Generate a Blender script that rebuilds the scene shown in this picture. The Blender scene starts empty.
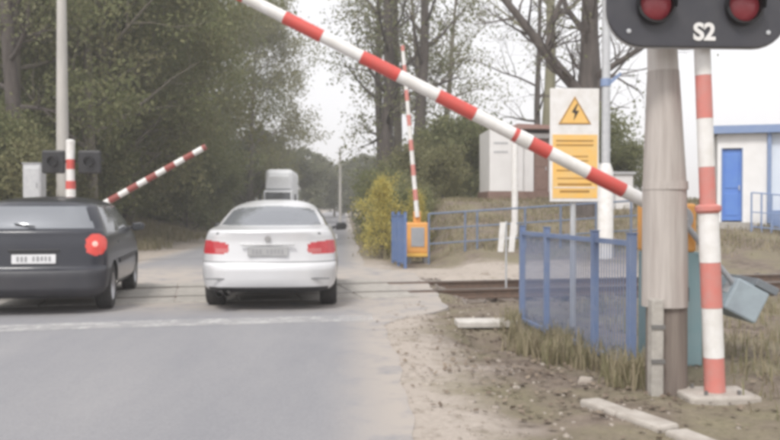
import bpy, bmesh, math, random
import numpy as np
from mathutils import Vector, Matrix

R = math.radians
scene = bpy.context.scene
col = scene.collection

# ------------------------------------------------------------------ camera
cam_d = bpy.data.cameras.new('camera'); cam = bpy.data.objects.new('camera', cam_d); col.objects.link(cam)
cam_d.sensor_width = 36.0; cam_d.lens = 836 / 780 * 36.0
cam_d.clip_start = 0.1; cam_d.clip_end = 2000
cam.location = (0, 0, 1.37)
cam.rotation_euler = (R(90) - math.atan(13 / 836), 0, -math.atan(45 / 836))
scene.camera = cam

# ------------------------------------------------------------------ sky, sun, exposure
SUN_EL, SUN_AZ = 52.0, 205.0           # sun high, behind the camera and to its left
world = bpy.data.worlds.new('World'); scene.world = world; world.use_nodes = True
wn, wl = world.node_tree.nodes, world.node_tree.links
wn.clear()
wo = wn.new('ShaderNodeOutputWorld'); bg = wn.new('ShaderNodeBackground'); sky = wn.new('ShaderNodeTexSky')
sky.sky_type = 'NISHITA'; sky.sun_disc = False
sky.sun_elevation = R(SUN_EL); sky.sun_rotation = R(SUN_AZ)
sky.dust_density = 4.0; sky.air_density = 1.0
hs = wn.new('ShaderNodeHueSaturation'); hs.inputs['Saturation'].default_value = 0.12
mx = wn.new('ShaderNodeMix'); mx.data_type = 'RGBA'; mx.inputs['Factor'].default_value = 0.82
tc = wn.new('ShaderNodeTexCoord'); nz = wn.new('ShaderNodeTexNoise')
nz.inputs['Scale'].default_value = 2.2; nz.inputs['Detail'].default_value = 5
cr = wn.new('ShaderNodeValToRGB')                                   # even cloud cover, in sky-texture units
cr.color_ramp.elements[0].color = (4.55, 4.55, 4.7, 1); cr.color_ramp.elements[1].color = (5.25, 5.2, 5.3, 1)
wl.new(tc.outputs['Generated'], nz.inputs['Vector']); wl.new(nz.outputs['Fac'], cr.inputs['Fac'])
wl.new(sky.outputs['Color'], hs.inputs['Color'])
wl.new(hs.outputs['Color'], mx.inputs['A']); wl.new(cr.outputs['Color'], mx.inputs['B'])
wl.new(mx.outputs['Result'], bg.inputs['Color'])
bg.inputs['Strength'].default_value = 0.122
wl.new(bg.outputs['Background'], wo.inputs['Surface'])
sd = bpy.data.lights.new('sun', 'SUN'); sd.energy = 1.3; sd.angle = R(14); sd.color = (1.0, 0.965, 0.92)
so = bpy.data.objects.new('sun', sd); col.objects.link(so); so.location = (-5, -8, 30)
dv = Vector((math.sin(R(SUN_AZ)) * math.cos(R(SUN_EL)), math.cos(R(SUN_AZ)) * math.cos(R(SUN_EL)), math.sin(R(SUN_EL))))
so.rotation_euler = dv.to_track_quat('Z', 'Y').to_euler()
vs = scene.view_settings
scene.display_settings.display_device = 'sRGB'
vs.view_transform = 'Standard'; vs.look = 'None'; vs.exposure = 0.95; vs.gamma = 1.0; vs.use_curve_mapping = False
scene.render.engine = 'CYCLES'
scene.cycles.use_denoising = True
scene.cycles.max_bounces = 6; scene.cycles.volume_bounces = 1; scene.cycles.transparent_max_bounces = 12
scene.cycles.pixel_filter_type = 'BLACKMAN_HARRIS'; scene.cycles.filter_width = 4.2   # soft small-sensor lens

# ------------------------------------------------------------------ materials
M = {}
def nodes_of(name):
    m = bpy.data.materials.new(name); m.use_nodes = True
    nt = m.node_tree; b = nt.nodes['Principled BSDF']; M[name] = m
    return m, nt, b
def mat(name, c, rough=0.6, c2=None, scale=8.0, detail=6.0, bump=0.0, bscale=None, metal=0.0, coat=0.0,
        stretch=None, emit=None, estr=0.0, lo=0.35, hi=0.65, spec=0.5, ior=None):
    m, nt, b = nodes_of(name)
    N, L = nt.nodes, nt.links
    b.inputs['Roughness'].default_value = rough; b.inputs['Metallic'].default_value = metal
    b.inputs['Coat Weight'].default_value = coat; b.inputs['Coat Roughness'].default_value = 0.06
    b.inputs['Specular IOR Level'].default_value = spec
    if ior: b.inputs['IOR'].default_value = ior
    b.inputs['Base Color'].default_value = (*c, 1)
    t = N.new('ShaderNodeTexCoord'); vec = t.outputs['Object']
    if stretch:
        mp = N.new('ShaderNodeMapping'); mp.inputs['Scale'].default_value = stretch
        L.new(vec, mp.inputs['Vector']); vec = mp.outputs['Vector']
    if c2 is None: c2 = tuple(x * 0.86 for x in c)
    n = N.new('ShaderNodeTexNoise'); n.inputs['Scale'].default_value = scale; n.inputs['Detail'].default_value = detail
    n.inputs['Roughness'].default_value = 0.62
    r = N.new('ShaderNodeValToRGB'); e = r.color_ramp.elements
    e[0].position, e[1].position = lo, hi; e[0].color, e[1].color = (*c, 1), (*c2, 1)
    L.new(vec, n.inputs['Vector']); L.new(n.outputs['Fac'], r.inputs['Fac']); L.new(r.outputs['Color'], b.inputs['Base Color'])
    if bump:
        n2 = N.new('ShaderNodeTexNoise'); n2.inputs['Scale'].default_value = bscale or scale * 4; n2.inputs['Detail'].default_value = 4
        bp = N.new('ShaderNodeBump'); bp.inputs['Strength'].default_value = bump; bp.inputs['Distance'].default_value = 0.02
        L.new(vec, n2.inputs['Vector']); L.new(n2.outputs['Fac'], bp.inputs['Height']); L.new(bp.outputs['Normal'], b.inputs['Normal'])
    if emit:
        b.inputs['Emission Color'].default_value = (*emit, 1); b.inputs['Emission Strength'].default_value = estr
    return m
def leafmat(name, ca, cb, cc, trans=0.48):
    m, nt, b = nodes_of(name); N, L = nt.nodes, nt.links
    g = N.new('ShaderNodeNewGeometry'); r = N.new('ShaderNodeValToRGB'); e = r.color_ramp.elements
    e[0].color, e[1].color = (*ca, 1), (*cc, 1); x = e.new(0.5); x.color = (*cb, 1)
    L.new(g.outputs['Random Per Island'], r.inputs['Fac']); L.new(r.outputs['Color'], b.inputs['Base Color'])
    b.inputs['Roughness'].default_value = 0.75; b.inputs['Specular IOR Level'].default_value = 0.2
    tr = N.new('ShaderNodeBsdfTranslucent'); L.new(r.outputs['Color'], tr.inputs['Color'])
    mxs = N.new('ShaderNodeMixShader'); mxs.inputs['Fac'].default_value = trans
    o = N['Material Output']; L.new(b.outputs['BSDF'], mxs.inputs[1]); L.new(tr.outputs['BSDF'], mxs.inputs[2]); L.new(mxs.outputs['Shader'], o.inputs['Surface'])
    return m
def glassmat(name, tint, fac):
    m, nt, b = nodes_of(name); N, L = nt.nodes, nt.links
    b.inputs['Base Color'].default_value = (*tint, 1); b.inputs['Roughness'].default_value = 0.04; b.inputs['IOR'].default_value = 2.1; b.inputs['Metallic'].default_value = 0.35
    tr = N.new('ShaderNodeBsdfTransparent'); tr.inputs['Color'].default_value = (0.75, 0.8, 0.82, 1)
    mxs = N.new('ShaderNodeMixShader'); mxs.inputs['Fac'].default_value = fac
    o = N['Material Output']; L.new(tr.outputs['BSDF'], mxs.inputs[1]); L.new(b.outputs['BSDF'], mxs.inputs[2]); L.new(mxs.outputs['Shader'], o.inputs['Surface'])
    return m

def ground_mat():
    m, nt, b = nodes_of('ground'); N, L = nt.nodes, nt.links
    b.inputs['Roughness'].default_value = 0.95; b.inputs['Specular IOR Level'].default_value = 0.15
    t = N.new('ShaderNodeTexCoord'); v = t.outputs['Object']
    def noise(s, d=6, rough=0.6):
        n = N.new('ShaderNodeTexNoise'); n.inputs['Scale'].default_value = s; n.inputs['Detail'].default_value = d; n.inputs['Roughness'].default_value = rough
        L.new(v, n.inputs['Vector']); return n.outputs['Fac']
    def ramp(f, p0, c0, p1, c1):
        r = N.new('ShaderNodeValToRGB'); e = r.color_ramp.elements; e[0].position, e[1].position = p0, p1
        e[0].color, e[1].color = (*c0, 1), (*c1, 1); L.new(f, r.inputs['Fac']); return r.outputs['Color']
    def mix(f, a, c):
        x = N.new('ShaderNodeMix'); x.data_type = 'RGBA'; L.new(f, x.inputs['Factor']); L.new(a, x.inputs['A']); L.new(c, x.inputs['B']); return x.outputs['Result']
    def math_(op, a, c):
        x = N.new('ShaderNodeMath'); x.operation = op
        for i, q in enumerate((a, c)):
            if isinstance(q, (int, float)): x.inputs[i].default_value = q
            else: L.new(q, x.inputs[i])
        return x.outputs[0]
    sp = N.new('ShaderNodeSeparateXYZ'); L.new(v, sp.inputs['Vector'])
    def band(o, lo, hi):
        mr = N.new('ShaderNodeMapRange'); mr.interpolation_type = 'SMOOTHSTEP'
        mr.inputs['From Min'].default_value = lo; mr.inputs['From Max'].default_value = hi; L.new(o, mr.inputs['Value']); return mr.outputs['Result']
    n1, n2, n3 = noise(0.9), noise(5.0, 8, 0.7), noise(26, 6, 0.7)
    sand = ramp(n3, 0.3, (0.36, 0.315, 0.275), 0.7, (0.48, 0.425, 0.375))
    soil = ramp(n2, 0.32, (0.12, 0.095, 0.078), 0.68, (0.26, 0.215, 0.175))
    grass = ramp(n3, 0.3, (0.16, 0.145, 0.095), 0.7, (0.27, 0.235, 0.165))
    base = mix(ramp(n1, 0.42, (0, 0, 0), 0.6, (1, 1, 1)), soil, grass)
    xw = math_('ADD', sp.outputs['X'], math_('MULTIPLY', math_('SUBTRACT', n1, 0.5), 1.8))
    yw = math_('ADD', sp.outputs['Y'], math_('MULTIPLY', math_('SUBTRACT', n1, 0.5), 3.0))
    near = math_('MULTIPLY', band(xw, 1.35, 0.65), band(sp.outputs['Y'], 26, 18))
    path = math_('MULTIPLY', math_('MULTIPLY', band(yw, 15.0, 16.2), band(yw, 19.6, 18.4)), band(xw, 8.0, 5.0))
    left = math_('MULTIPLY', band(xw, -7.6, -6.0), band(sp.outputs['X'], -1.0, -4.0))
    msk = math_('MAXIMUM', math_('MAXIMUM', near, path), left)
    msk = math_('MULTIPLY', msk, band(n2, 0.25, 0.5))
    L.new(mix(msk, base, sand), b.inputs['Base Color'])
    bp = N.new('ShaderNodeBump'); bp.inputs['Strength'].default_value = 0.6; bp.inputs['Distance'].default_value = 0.03
    L.new(math_('ADD', n3, n2), bp.inputs['Height']); L.new(bp.outputs['Normal'], b.inputs['Normal'])
def road_mat():
    m, nt, b = nodes_of('asphalt'); N, L = nt.nodes, nt.links
    b.inputs['Roughness'].default_value = 0.85; b.inputs['Specular IOR Level'].default_value = 0.25
    t = N.new('ShaderNodeTexCoord')
    def noise(s, d, st=(1, 1, 1)):
        mp = N.new('ShaderNodeMapping'); mp.inputs['Scale'].default_value = st; L.new(t.outputs['Object'], mp.inputs['Vector'])
        n = N.new('ShaderNodeTexNoise'); n.inputs['Scale'].default_value = s; n.inputs['Detail'].default_value = d; n.inputs['Roughness'].default_value = 0.65
        L.new(mp.outputs['Vector'], n.inputs['Vector']); return n.outputs['Fac']
    a, c, d = noise(0.8, 6, (1.6, 0.35, 1)), noise(60, 3), noise(2.5, 7)
    r = N.new('ShaderNodeValToRGB'); e = r.color_ramp.elements; e[0].position, e[1].position = 0.32, 0.7
    e[0].color, e[1].color = (0.235, 0.235, 0.25, 1), (0.285, 0.28, 0.288, 1); L.new(a, r.inputs['Fac'])
    r2 = N.new('ShaderNodeValToRGB'); e = r2.color_ramp.elements; e[0].position, e[1].position = 0.3, 0.72
    e[0].color, e[1].color = (0.84, 0.84, 0.85, 1), (1.1, 1.1, 1.09, 1); L.new(c, r2.inputs['Fac'])
    mu = N.new('ShaderNodeMix'); mu.data_type = 'RGBA'; mu.blend_type = 'MULTIPLY'; mu.inputs['Factor'].default_value = 1
    L.new(r.outputs['Color'], mu.inputs['A']); L.new(r2.outputs['Color'], mu.inputs['B'])
    # sand dragged on to the crossing and the road edges
    sp = N.new('ShaderNodeSeparateXYZ'); L.new(t.outputs['Object'], sp.inputs['Vector'])
    def mr(o, lo, hi):
        q = N.new('ShaderNodeMapRange'); q.interpolation_type = 'SMOOTHSTEP'; q.inputs['From Min'].default_value = lo; q.inputs['From Max'].default_value = hi
        L.new(o, q.inputs['Value']); return q.outputs['Result']
    def op(o, x, y):
        q = N.new('ShaderNodeMath'); q.operation = o
        for i, k in enumerate((x, y)):
            if isinstance(k, (int, float)): q.inputs[i].default_value = k
            else: L.new(k, q.inputs[i])
        return q.outputs[0]
    y = sp.outputs['Y']; x = sp.outputs['X']
    cross = op('MULTIPLY', mr(y, 10.2, 12.2), mr(y, 21.0, 17.0))
    edge = op('MAXIMUM', mr(x, -0.20, 0.42), mr(x, -4.5, -5.2))
    f = op('MULTIPLY', op('MAXIMUM', cross, op('MULTIPLY', edge, 0.95)), mr(d, 0.28, 0.55))
    ds = N.new('ShaderNodeRGB'); ds.outputs[0].default_value = (0.39, 0.35, 0.315, 1)
    mm = N.new('ShaderNodeMix'); mm.data_type = 'RGBA'; L.new(f, mm.inputs['Factor']); L.new(mu.outputs['Result'], mm.inputs['A']); L.new(ds.outputs[0], mm.inputs['B'])
    L.new(mm.outputs['Result'], b.inputs['Base Color'])
    bp = N.new('ShaderNodeBump'); bp.inputs['Strength'].default_value = 0.25; bp.inputs['Distance'].default_value = 0.008
    L.new(c, bp.inputs['Height']); L.new(bp.outputs['Normal'], b.inputs['Normal'])
def worn_mat():
    m = mat('worn_paint', (0.62, 0.61, 0.60), 0.8)
    nt = m.node_tree; N, L = nt.nodes, nt.links; b = N['Principled BSDF']
    t = N.new('ShaderNodeTexCoord'); n = N.new('ShaderNodeTexNoise'); n.inputs['Scale'].default_value = 3.5; n.inputs['Detail'].default_value = 8; n.inputs['Roughness'].default_value = 0.75
    r = N.new('ShaderNodeValToRGB'); r.color_ramp.elements[0].position = 0.34; r.color_ramp.elements[1].position = 0.72
    tr = N.new('ShaderNodeBsdfTransparent'); mxs = N.new('ShaderNodeMixShader')
    L.new(t.outputs['Object'], n.inputs['Vector']); L.new(n.outputs['Fac'], r.inputs['Fac']); L.new(r.outputs['Color'], mxs.inputs['Fac'])
    L.new(tr.outputs['BSDF'], mxs.inputs[1]); L.new(b.outputs['BSDF'], mxs.inputs[2]); L.new(mxs.outputs['Shader'], N['Material Output'].inputs['Surface'])
ground_mat(); road_mat(); worn_mat()
mat('white_paint', (0.78, 0.77, 0.76), 0.45, (0.68, 0.66, 0.63), 9, bump=0.05)
mat('red_paint', (0.62, 0.085, 0.07), 0.45, (0.52, 0.10, 0.085), 9, bump=0.05)
mat('faded_red', (0.60, 0.20, 0.17), 0.5, (0.54, 0.24, 0.21), 11, bump=0.05)
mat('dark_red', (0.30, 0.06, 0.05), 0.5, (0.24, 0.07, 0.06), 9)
mat('orange_paint', (0.80, 0.38, 0.09), 0.45, (0.70, 0.34, 0.10), 7)
mat('yellow_paint', (0.80, 0.47, 0.08), 0.45, (0.72, 0.44, 0.10), 7)
mat('sign_yellow', (0.84, 0.50, 0.13), 0.5, (0.78, 0.52, 0.2), 9)
mat('sign_ink', (0.42, 0.23, 0.06), 0.6)
mat('ink', (0.05, 0.04, 0.035), 0.6)
mat('blue_paint', (0.10, 0.165, 0.34), 0.55, (0.14, 0.20, 0.35), 6, bump=0.05)
mat('blue_door', (0.10, 0.22, 0.60), 0.5, (0.12, 0.25, 0.6), 4)
mat('blue_trim', (0.19, 0.27, 0.46), 0.5, (0.24, 0.31, 0.47), 5)
mat('fence_blue', (0.135, 0.19, 0.33), 0.55, (0.18, 0.225, 0.34), 6, bump=0.05)
mat('railing_blue', (0.12, 0.17, 0.27), 0.55, (0.18, 0.21, 0.28), 8)
mat('teal_paint', (0.22, 0.345, 0.375), 0.5, (0.26, 0.36, 0.385), 5)
mat('weight_grey', (0.36, 0.43, 0.47), 0.55, (0.30, 0.35, 0.39), 7, bump=0.1)
mat('weight_dark', (0.20, 0.23, 0.25), 0.55, (0.16, 0.17, 0.19), 7)
mat('black_board', (0.042, 0.042, 0.052), 0.42, (0.055, 0.054, 0.062), 6)
mat('black_plastic', (0.022, 0.022, 0.025), 0.5)
mat('lamp_red', (0.20, 0.03, 0.04), 0.35, (0.25, 0.05, 0.06), 30, coat=0.1, emit=(0.9, 0.05, 0.08), estr=0.03)
mat('galvanised', (0.55, 0.56, 0.57), 0.45, (0.47, 0.48, 0.50), 10, metal=0.25)
mat('grey_metal', (0.36, 0.37, 0.39), 0.5, (0.31, 0.32, 0.34), 6)
mat('concrete', (0.42, 0.395, 0.36), 0.9, (0.30, 0.28, 0.255), 7, bump=0.3)
mat('pale_concrete', (0.58, 0.55, 0.51), 0.9, (0.44, 0.41, 0.375), 6, bump=0.3)
mat('kerb_concrete', (0.45, 0.415, 0.375), 0.9, (0.33, 0.295, 0.26), 6, bump=0.3)
mat('lamp_pole', (0.50, 0.48, 0.45), 0.8, (0.40, 0.385, 0.36), 3, stretch=(1, 1, 0.2), bump=0.1)
mat('pale_wood', (0.47, 0.43, 0.40), 0.85, (0.36, 0.32, 0.295), 7, stretch=(3, 3, 0.18), bump=0.35, bscale=22)
mat('white_wood', (0.60, 0.575, 0.545), 0.85, (0.52, 0.48, 0.45), 7, stretch=(3, 3, 0.2), bump=0.2)
mat('tarred_wood', (0.15, 0.12, 0.105), 0.85, (0.22, 0.185, 0.16), 7, stretch=(3, 3, 0.2), bump=0.3)
mat('steel_band', (0.24, 0.235, 0.23), 0.5, metal=0.6)
mat('rail_steel', (0.13, 0.095, 0.075), 0.6, (0.18, 0.12, 0.09), 12, metal=0.3)
mat('rail_head', (0.45, 0.44, 0.43), 0.35, metal=0.8)
mat('sleeper', (0.115, 0.09, 0.072), 0.9, (0.17, 0.14, 0.115), 5, stretch=(0.4, 3, 3), bump=0.3)
mat('ballast', (0.17, 0.145, 0.125), 0.95, (0.25, 0.215, 0.19), 3)
mat('stone', (0.38, 0.335, 0.29), 0.95, (0.29, 0.25, 0.215), 4)
mat('wall_white', (0.80, 0.79, 0.785), 0.75, (0.73, 0.72, 0.71), 2.5, bump=0.1, bscale=60)
mat('wall_pale_blue', (0.66, 0.72, 0.80), 0.7, (0.62, 0.68, 0.77), 2.5)
mat('cabin_white', (0.79, 0.775, 0.765), 0.65, (0.73, 0.71, 0.70), 2)
mat('cabin_brown', (0.21, 0.13, 0.105), 0.65, (0.26, 0.17, 0.14), 5)
mat('cabin_roof', (0.36, 0.22, 0.19), 0.7, (0.31, 0.19, 0.165), 4)
mat('pale_grey', (0.52, 0.52, 0.53), 0.6)
mat('car_white', (0.67, 0.67, 0.68), 0.30, (0.63, 0.63, 0.64), 1.5, metal=0.25, coat=0.6)
mat('shut_line', (0.16, 0.16, 0.165), 0.6)
mat('lamp_pink', (0.52, 0.14, 0.14), 0.25, coat=0.4)
mat('car_navy', (0.018, 0.020, 0.030), 0.3, (0.026, 0.027, 0.036), 2.0, coat=0.4)
mat('car_trim', (0.03, 0.03, 0.033), 0.55)
mat('bumper_dark', (0.034, 0.034, 0.041), 0.5, (0.046, 0.045, 0.05), 3)
mat('tyre', (0.030, 0.029, 0.029), 0.85, (0.05, 0.047, 0.045), 12)
mat('rim', (0.48, 0.48, 0.49), 0.35, metal=0.7)
mat('chrome', (0.7, 0.7, 0.7), 0.2, metal=0.9)
mat('tail_lit', (0.30, 0.02, 0.028), 0.2, (0.38, 0.035, 0.045), 14, coat=0.5, emit=(1.0, 0.08, 0.08), estr=0.09)
mat('tail_lit_bright', (0.5, 0.05, 0.04), 0.2, coat=0.5, emit=(1.0, 0.10, 0.07), estr=0.16)
mat('tail_core', (0.8, 0.35, 0.3), 0.2, emit=(1.0, 0.42, 0.36), estr=0.4)
mat('plate_grey', (0.40, 0.40, 0.40), 0.5)
mat('plate_white', (0.72, 0.72, 0.73), 0.5)
mat('plate_mark', (0.30, 0.30, 0.31), 0.6)
mat('seat_fabric', (0.05, 0.05, 0.055), 0.9)
mat('lens_clear', (0.6, 0.62, 0.65), 0.1, coat=0.6)
mat('truck_white', (0.82, 0.83, 0.85), 0.5)
mat('bark_dark', (0.080, 0.068, 0.062), 0.95, (0.13, 0.11, 0.10), 3, stretch=(3, 3, 0.5), bump=0.6, bscale=9)
mat('bark_grey', (0.145, 0.125, 0.105), 0.95, (0.20, 0.18, 0.145), 3, stretch=(3, 3, 0.5), bump=0.6, bscale=9)
mat('bark_green', (0.19, 0.185, 0.12), 0.95, (0.25, 0.235, 0.17), 3, stretch=(3, 3, 0.5), bump=0.5, bscale=9)
leafmat('leaf_olive', (0.18, 0.20, 0.095), (0.235, 0.25, 0.125), (0.28, 0.275, 0.15))
leafmat('leaf_brown', (0.21, 0.21, 0.11), (0.255, 0.255, 0.135), (0.295, 0.275, 0.155))
leafmat('leaf_pale', (0.17, 0.185, 0.095), (0.23, 0.24, 0.13), (0.28, 0.27, 0.165))
leafmat('leaf_far', (0.16, 0.175, 0.11), (0.20, 0.21, 0.13), (0.24, 0.23, 0.15))
leafmat('blossom', (0.52, 0.44, 0.13), (0.64, 0.55, 0.18), (0.40, 0.39, 0.15))
leafmat('grass_blade', (0.21, 0.205, 0.11), (0.31, 0.27, 0.18), (0.38, 0.325, 0.23), 0.3)
leafmat('dead_leaf', (0.12, 0.09, 0.07), (0.19, 0.15, 0.115), (0.27, 0.22, 0.17), 0.15)
glassmat('car_glass', (0.27, 0.285, 0.31), 0.82)
glassmat('glass_dark', (0.03, 0.034, 0.04), 0.9)

# ------------------------------------------------------------------ mesh helpers
class MB:
    def __init__(s): s.v, s.f = [], []
    def add(s, vs, fs):
        o = len(s.v); s.v += [tuple(p) for p in vs]; s.f += [tuple(i + o for i in f) for f in fs]; return s
    def box(s, x0, x1, y0, y1, z0, z1, mtx=None):
        p = [Vector((x, y, z)) for z in (z0, z1) for y in (y0, y1) for x in (x0, x1)]
        if mtx is not None: p = [mtx @ q for q in p]
        return s.add(p, [(0, 2, 3, 1), (4, 5, 7, 6), (0, 1, 5, 4), (2, 6, 7, 3), (0, 4, 6, 2), (1, 3, 7, 5)])
    def tube(s, pts, rad, n=10, cap=True):
        pts = [Vector(p) for p in pts]
        if isinstance(rad, (int, float)): rad = [rad] * len(pts)
        rings = []; up = None
        for i, p in enumerate(pts):
            d = (pts[min(i + 1, len(pts) - 1)] - pts[max(i - 1, 0)]).normalized()
            if up is None: up = d.orthogonal().normalized()
            a = (up - d * up.dot(d)).normalized(); up = a; b = d.cross(a)
            rings.append([p + (a * math.cos(t) + b * math.sin(t)) * rad[i] for t in (2 * math.pi * k / n for k in range(n))])
        vs = [q for r in rings for q in r]; fs = []
        for i in range(len(pts) - 1):
            for k in range(n):
                fs.append((i * n + k, i * n + (k + 1) % n, (i + 1) * n + (k + 1) % n, (i + 1) * n + k))
        if cap: fs += [tuple(range(n))[::-1], tuple(range((len(pts) - 1) * n, len(pts) * n))]
        return s.add(vs, fs)
    def prism(s, poly, d0, d1, axis='y', mtx=None):      # poly of (a, b); extruded along axis
        k = len(poly)
        def P(a, b, d):
            q = Vector((a, d, b)) if axis == 'y' else (Vector((d, a, b)) if axis == 'x' else Vector((a, b, d)))
            return mtx @ q if mtx is not None else q
        vs = [P(a, b, d0) for a, b in poly] + [P(a, b, d1) for a, b in poly]
        fs = [tuple(range(k)), tuple(range(2 * k - 1, k - 1, -1))] + [(i, k + i, k + (i + 1) % k, (i + 1) % k) for i in range(k)]
        return s.add(vs, fs)
    def lathe(s, prof, n=24, mtx=None):                 # prof of (r, z)
        vs = []
        for r, z in prof:
            for k in range(n):
                t = 2 * math.pi * k / n; q = Vector((r * math.cos(t), r * math.sin(t), z)); vs.append(mtx @ q if mtx is not None else q)
        fs = [(i * n + k, i * n + (k + 1) % n, (i + 1) * n + (k + 1) % n, (i + 1) * n + k) for i in range(len(prof) - 1) for k in range(n)]
        return s.add(vs, fs)
    def mesh(s, name, m=None, smooth=False):
        me = bpy.data.meshes.new(name); me.from_pydata(s.v, [], s.f); me.update()
        bm = bmesh.new(); bm.from_mesh(me); bmesh.ops.recalc_face_normals(bm, faces=bm.faces); bm.to_mesh(me); bm.free()
        if m: me.materials.append(M[m])
        if smooth:
            for p in me.polygons: p.use_smooth = True
            try: me.set_sharp_from_angle(angle=R(40))
            except Exception: pass
        return me
    def build(s, name, m, parent=None, smooth=False, bevel=0.0, loc=None):
        return link(name, s.mesh(name, m, smooth), parent, bevel, loc)
def link(name, me, parent=None, bevel=0.0, loc=None):
    o = bpy.data.objects.new(name, me); col.objects.link(o)
    if parent is not None: o.parent = parent
    if loc is not None: o.location = loc
    if bevel:
        b = o.modifiers.new('bevel', 'BEVEL'); b.width = bevel; b.segments = 2; b.limit_method = 'ANGLE'
    return o
def tag(o, label, cat=None, group=None, kind=None):
    o['label'] = label
    if cat: o['category'] = cat
    if group: o['group'] = group
    if kind: o['kind'] = kind
    return o
def thing(name, label, cat, loc=(0, 0, 0), rz=0.0, group=None):
    o = bpy.data.objects.new(name, None); col.objects.link(o); o.empty_display_size = 0.3
    o.location = loc; o.rotation_euler = (0, 0, rz)
    return tag(o, label, cat, group)
def np_mesh(name, verts, quads, m):
    me = bpy.data.meshes.new(name); n, k = len(verts), len(quads)
    me.vertices.add(n); me.vertices.foreach_set('co', np.asarray(verts, np.float32).ravel())
    me.loops.add(k * 4); me.loops.foreach_set('vertex_index', np.asarray(quads, np.int32).ravel())
    me.polygons.add(k); me.polygons.foreach_set('loop_start', np.arange(0, 4 * k, 4, dtype=np.int32))
    me.update(calc_edges=True); me.validate()
    me.materials.append(M[m]); return me

# ------------------------------------------------------------------ terrain
def sst(a, b, x):
    t = np.clip((np.asarray(x, float) - a) / (b - a), 0, 1); return t * t * (3 - 2 * t)
TA = R(10.0); TC = (-1.0, 13.75)                        # railway: direction and a point on its centre line
def track_off(x, y): return -(x - TC[0]) * math.sin(TA) + (y - TC[1]) * math.cos(TA)
def zt(x, y):
    x = np.asarray(x, float); y = np.asarray(y, float)
    z = -0.035 + 0 * x + 0 * y + 0.030 * sst(0.15, 0.36, x) * sst(1.5, 0.8, x)
    n = 0.5 * np.sin(x * 1.7 + 0.6 * y) * np.sin(y * 1.1 + 2) + 0.3 * np.sin(x * 4.1 - y * 2.3) + 0.2 * np.sin(x * 7.7 + y * 5.9 + 1)
    off = np.maximum(sst(0.5, 1.6, x), sst(-5.2, -6.4, x))
    z = z + n * 0.045 * off
    z = z + 1.62 * sst(17, 28, y) * sst(1.9, 3.4, x) * (1 - 0.9 * sst(40, 75, y))   # bank on the right
    z = z + 0.9 * sst(-6.2, -11, x) * sst(15, 20, y)                                # wood floor on the left
    z = z + 0.10 * sst(2.4, 4.5, x) * sst(9.5, 6.5, y)                               # rise by the mast
    tr = np.abs(track_off(x, y))
    z = z - 0.20 * sst(2.1, 1.5, tr) * np.maximum(sst(1.5, 2.2, x), sst(-5.9, -6.6, x))
    dd = np.sqrt(((x - 1.72) / 0.55) ** 2 + ((y - 8.85) / 0.60) ** 2)                 # drain hollow by the slab
    return z - 0.30 * sst(1.15, 0.2, dd)
def grid_axis(spec):
    out = [spec[0][0]]
    for a, b, s in spec:
        k = max(1, int(round((b - a) / s))); out += list(np.linspace(a, b, k + 1)[1:])
    return np.array(out)
gx = grid_axis([(-500, -120, 38), (-120, -30, 10), (-30, -5.6, 0.6), (-5.6, 0.4, 1.0), (0.4, 5, 0.1), (5, 14, 0.3), (14, 30, 1), (30, 120, 10), (120, 500, 38)])
gy = grid_axis([(-60, -4, 8), (-4, 3, 1), (3, 12, 0.1), (12, 30, 0.25), (30, 60, 2), (60, 150, 10), (150, 600, 45)])
XX, YY = np.meshgrid(gx, gy); ZZ = zt(XX, YY)
nx, ny = len(gx), len(gy)
vv = np.stack([XX, YY, ZZ], -1).reshape(-1, 3)
ii = (np.arange(ny - 1)[:, None] * nx + np.arange(nx - 1)[None, :]).ravel()
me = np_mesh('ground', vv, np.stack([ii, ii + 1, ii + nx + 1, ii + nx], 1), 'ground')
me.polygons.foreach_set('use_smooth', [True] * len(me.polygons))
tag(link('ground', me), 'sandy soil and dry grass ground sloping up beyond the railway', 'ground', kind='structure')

# road: one sheet with a crumbled right edge
rng = random.Random(4)
ys = list(np.linspace(-8, 26, 171)) + list(np.linspace(28, 260, 60))
mb = MB(); xs_n = 9
def rough(y, a, b): return 0.035 * math.sin(y * 0.9 + a) + 0.018 * math.sin(y * 3.3 + b) + 0.012 * math.sin(y * 8.1 + a * b)
for y in ys:
    xr = 0.44 + rough(y, 1.0, 2.2); xl = -5.15 + rough(y, 4.0, 0.3)
    wd = sst(9.5, 11.5, y) * sst(19.5, 17.0, y)             # the crossing widens
    xr += 1.0 * wd; xl -= 0.9 * wd
    row = [(xl - 0.02, y, -0.12)] + [(xl + (xr - xl) * k / xs_n, y, 0.012 * (1 - (2 * k / xs_n - 1) ** 2)) for k in range(xs_n + 1)] + [(xr + 0.02, y, -0.12)]
    mb.v += row
w_ = xs_n + 3
mb.f = [(j * w_ + k, j * w_ + k + 1, (j + 1) * w_ + k + 1, (j + 1) * w_ + k) for j in range(len(ys) - 1) for k in range(w_ - 1)]
road = mb.build('road', 'asphalt', smooth=True)
tag(road, 'worn grey asphalt road running over the level crossing into the wood', 'road', kind='structure')
# stop line, worn
ct, st_ = math.cos(TA), math.sin(TA)
def rz_at(x): 
    k = (x + 5.15) / 5.59; return 0.012 * (1 - (2 * k - 1) ** 2)
mb = MB(); xs = np.linspace(-5.0, 0.34, 24)
for x in xs:
    y0 = 10.28 + (x - 0.43) * math.tan(TA); z = max(rz_at(x), 0) + 0.004
    mb.v += [(x, y0 - 0.26, z), (x, y0 + 0.28, z)]
mb.f = [(2 * k, 2 * k + 2, 2 * k + 3, 2 * k + 1) for k in range(len(xs) - 1)]
mb.build('stop_line', 'worn_paint', parent=road)

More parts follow.
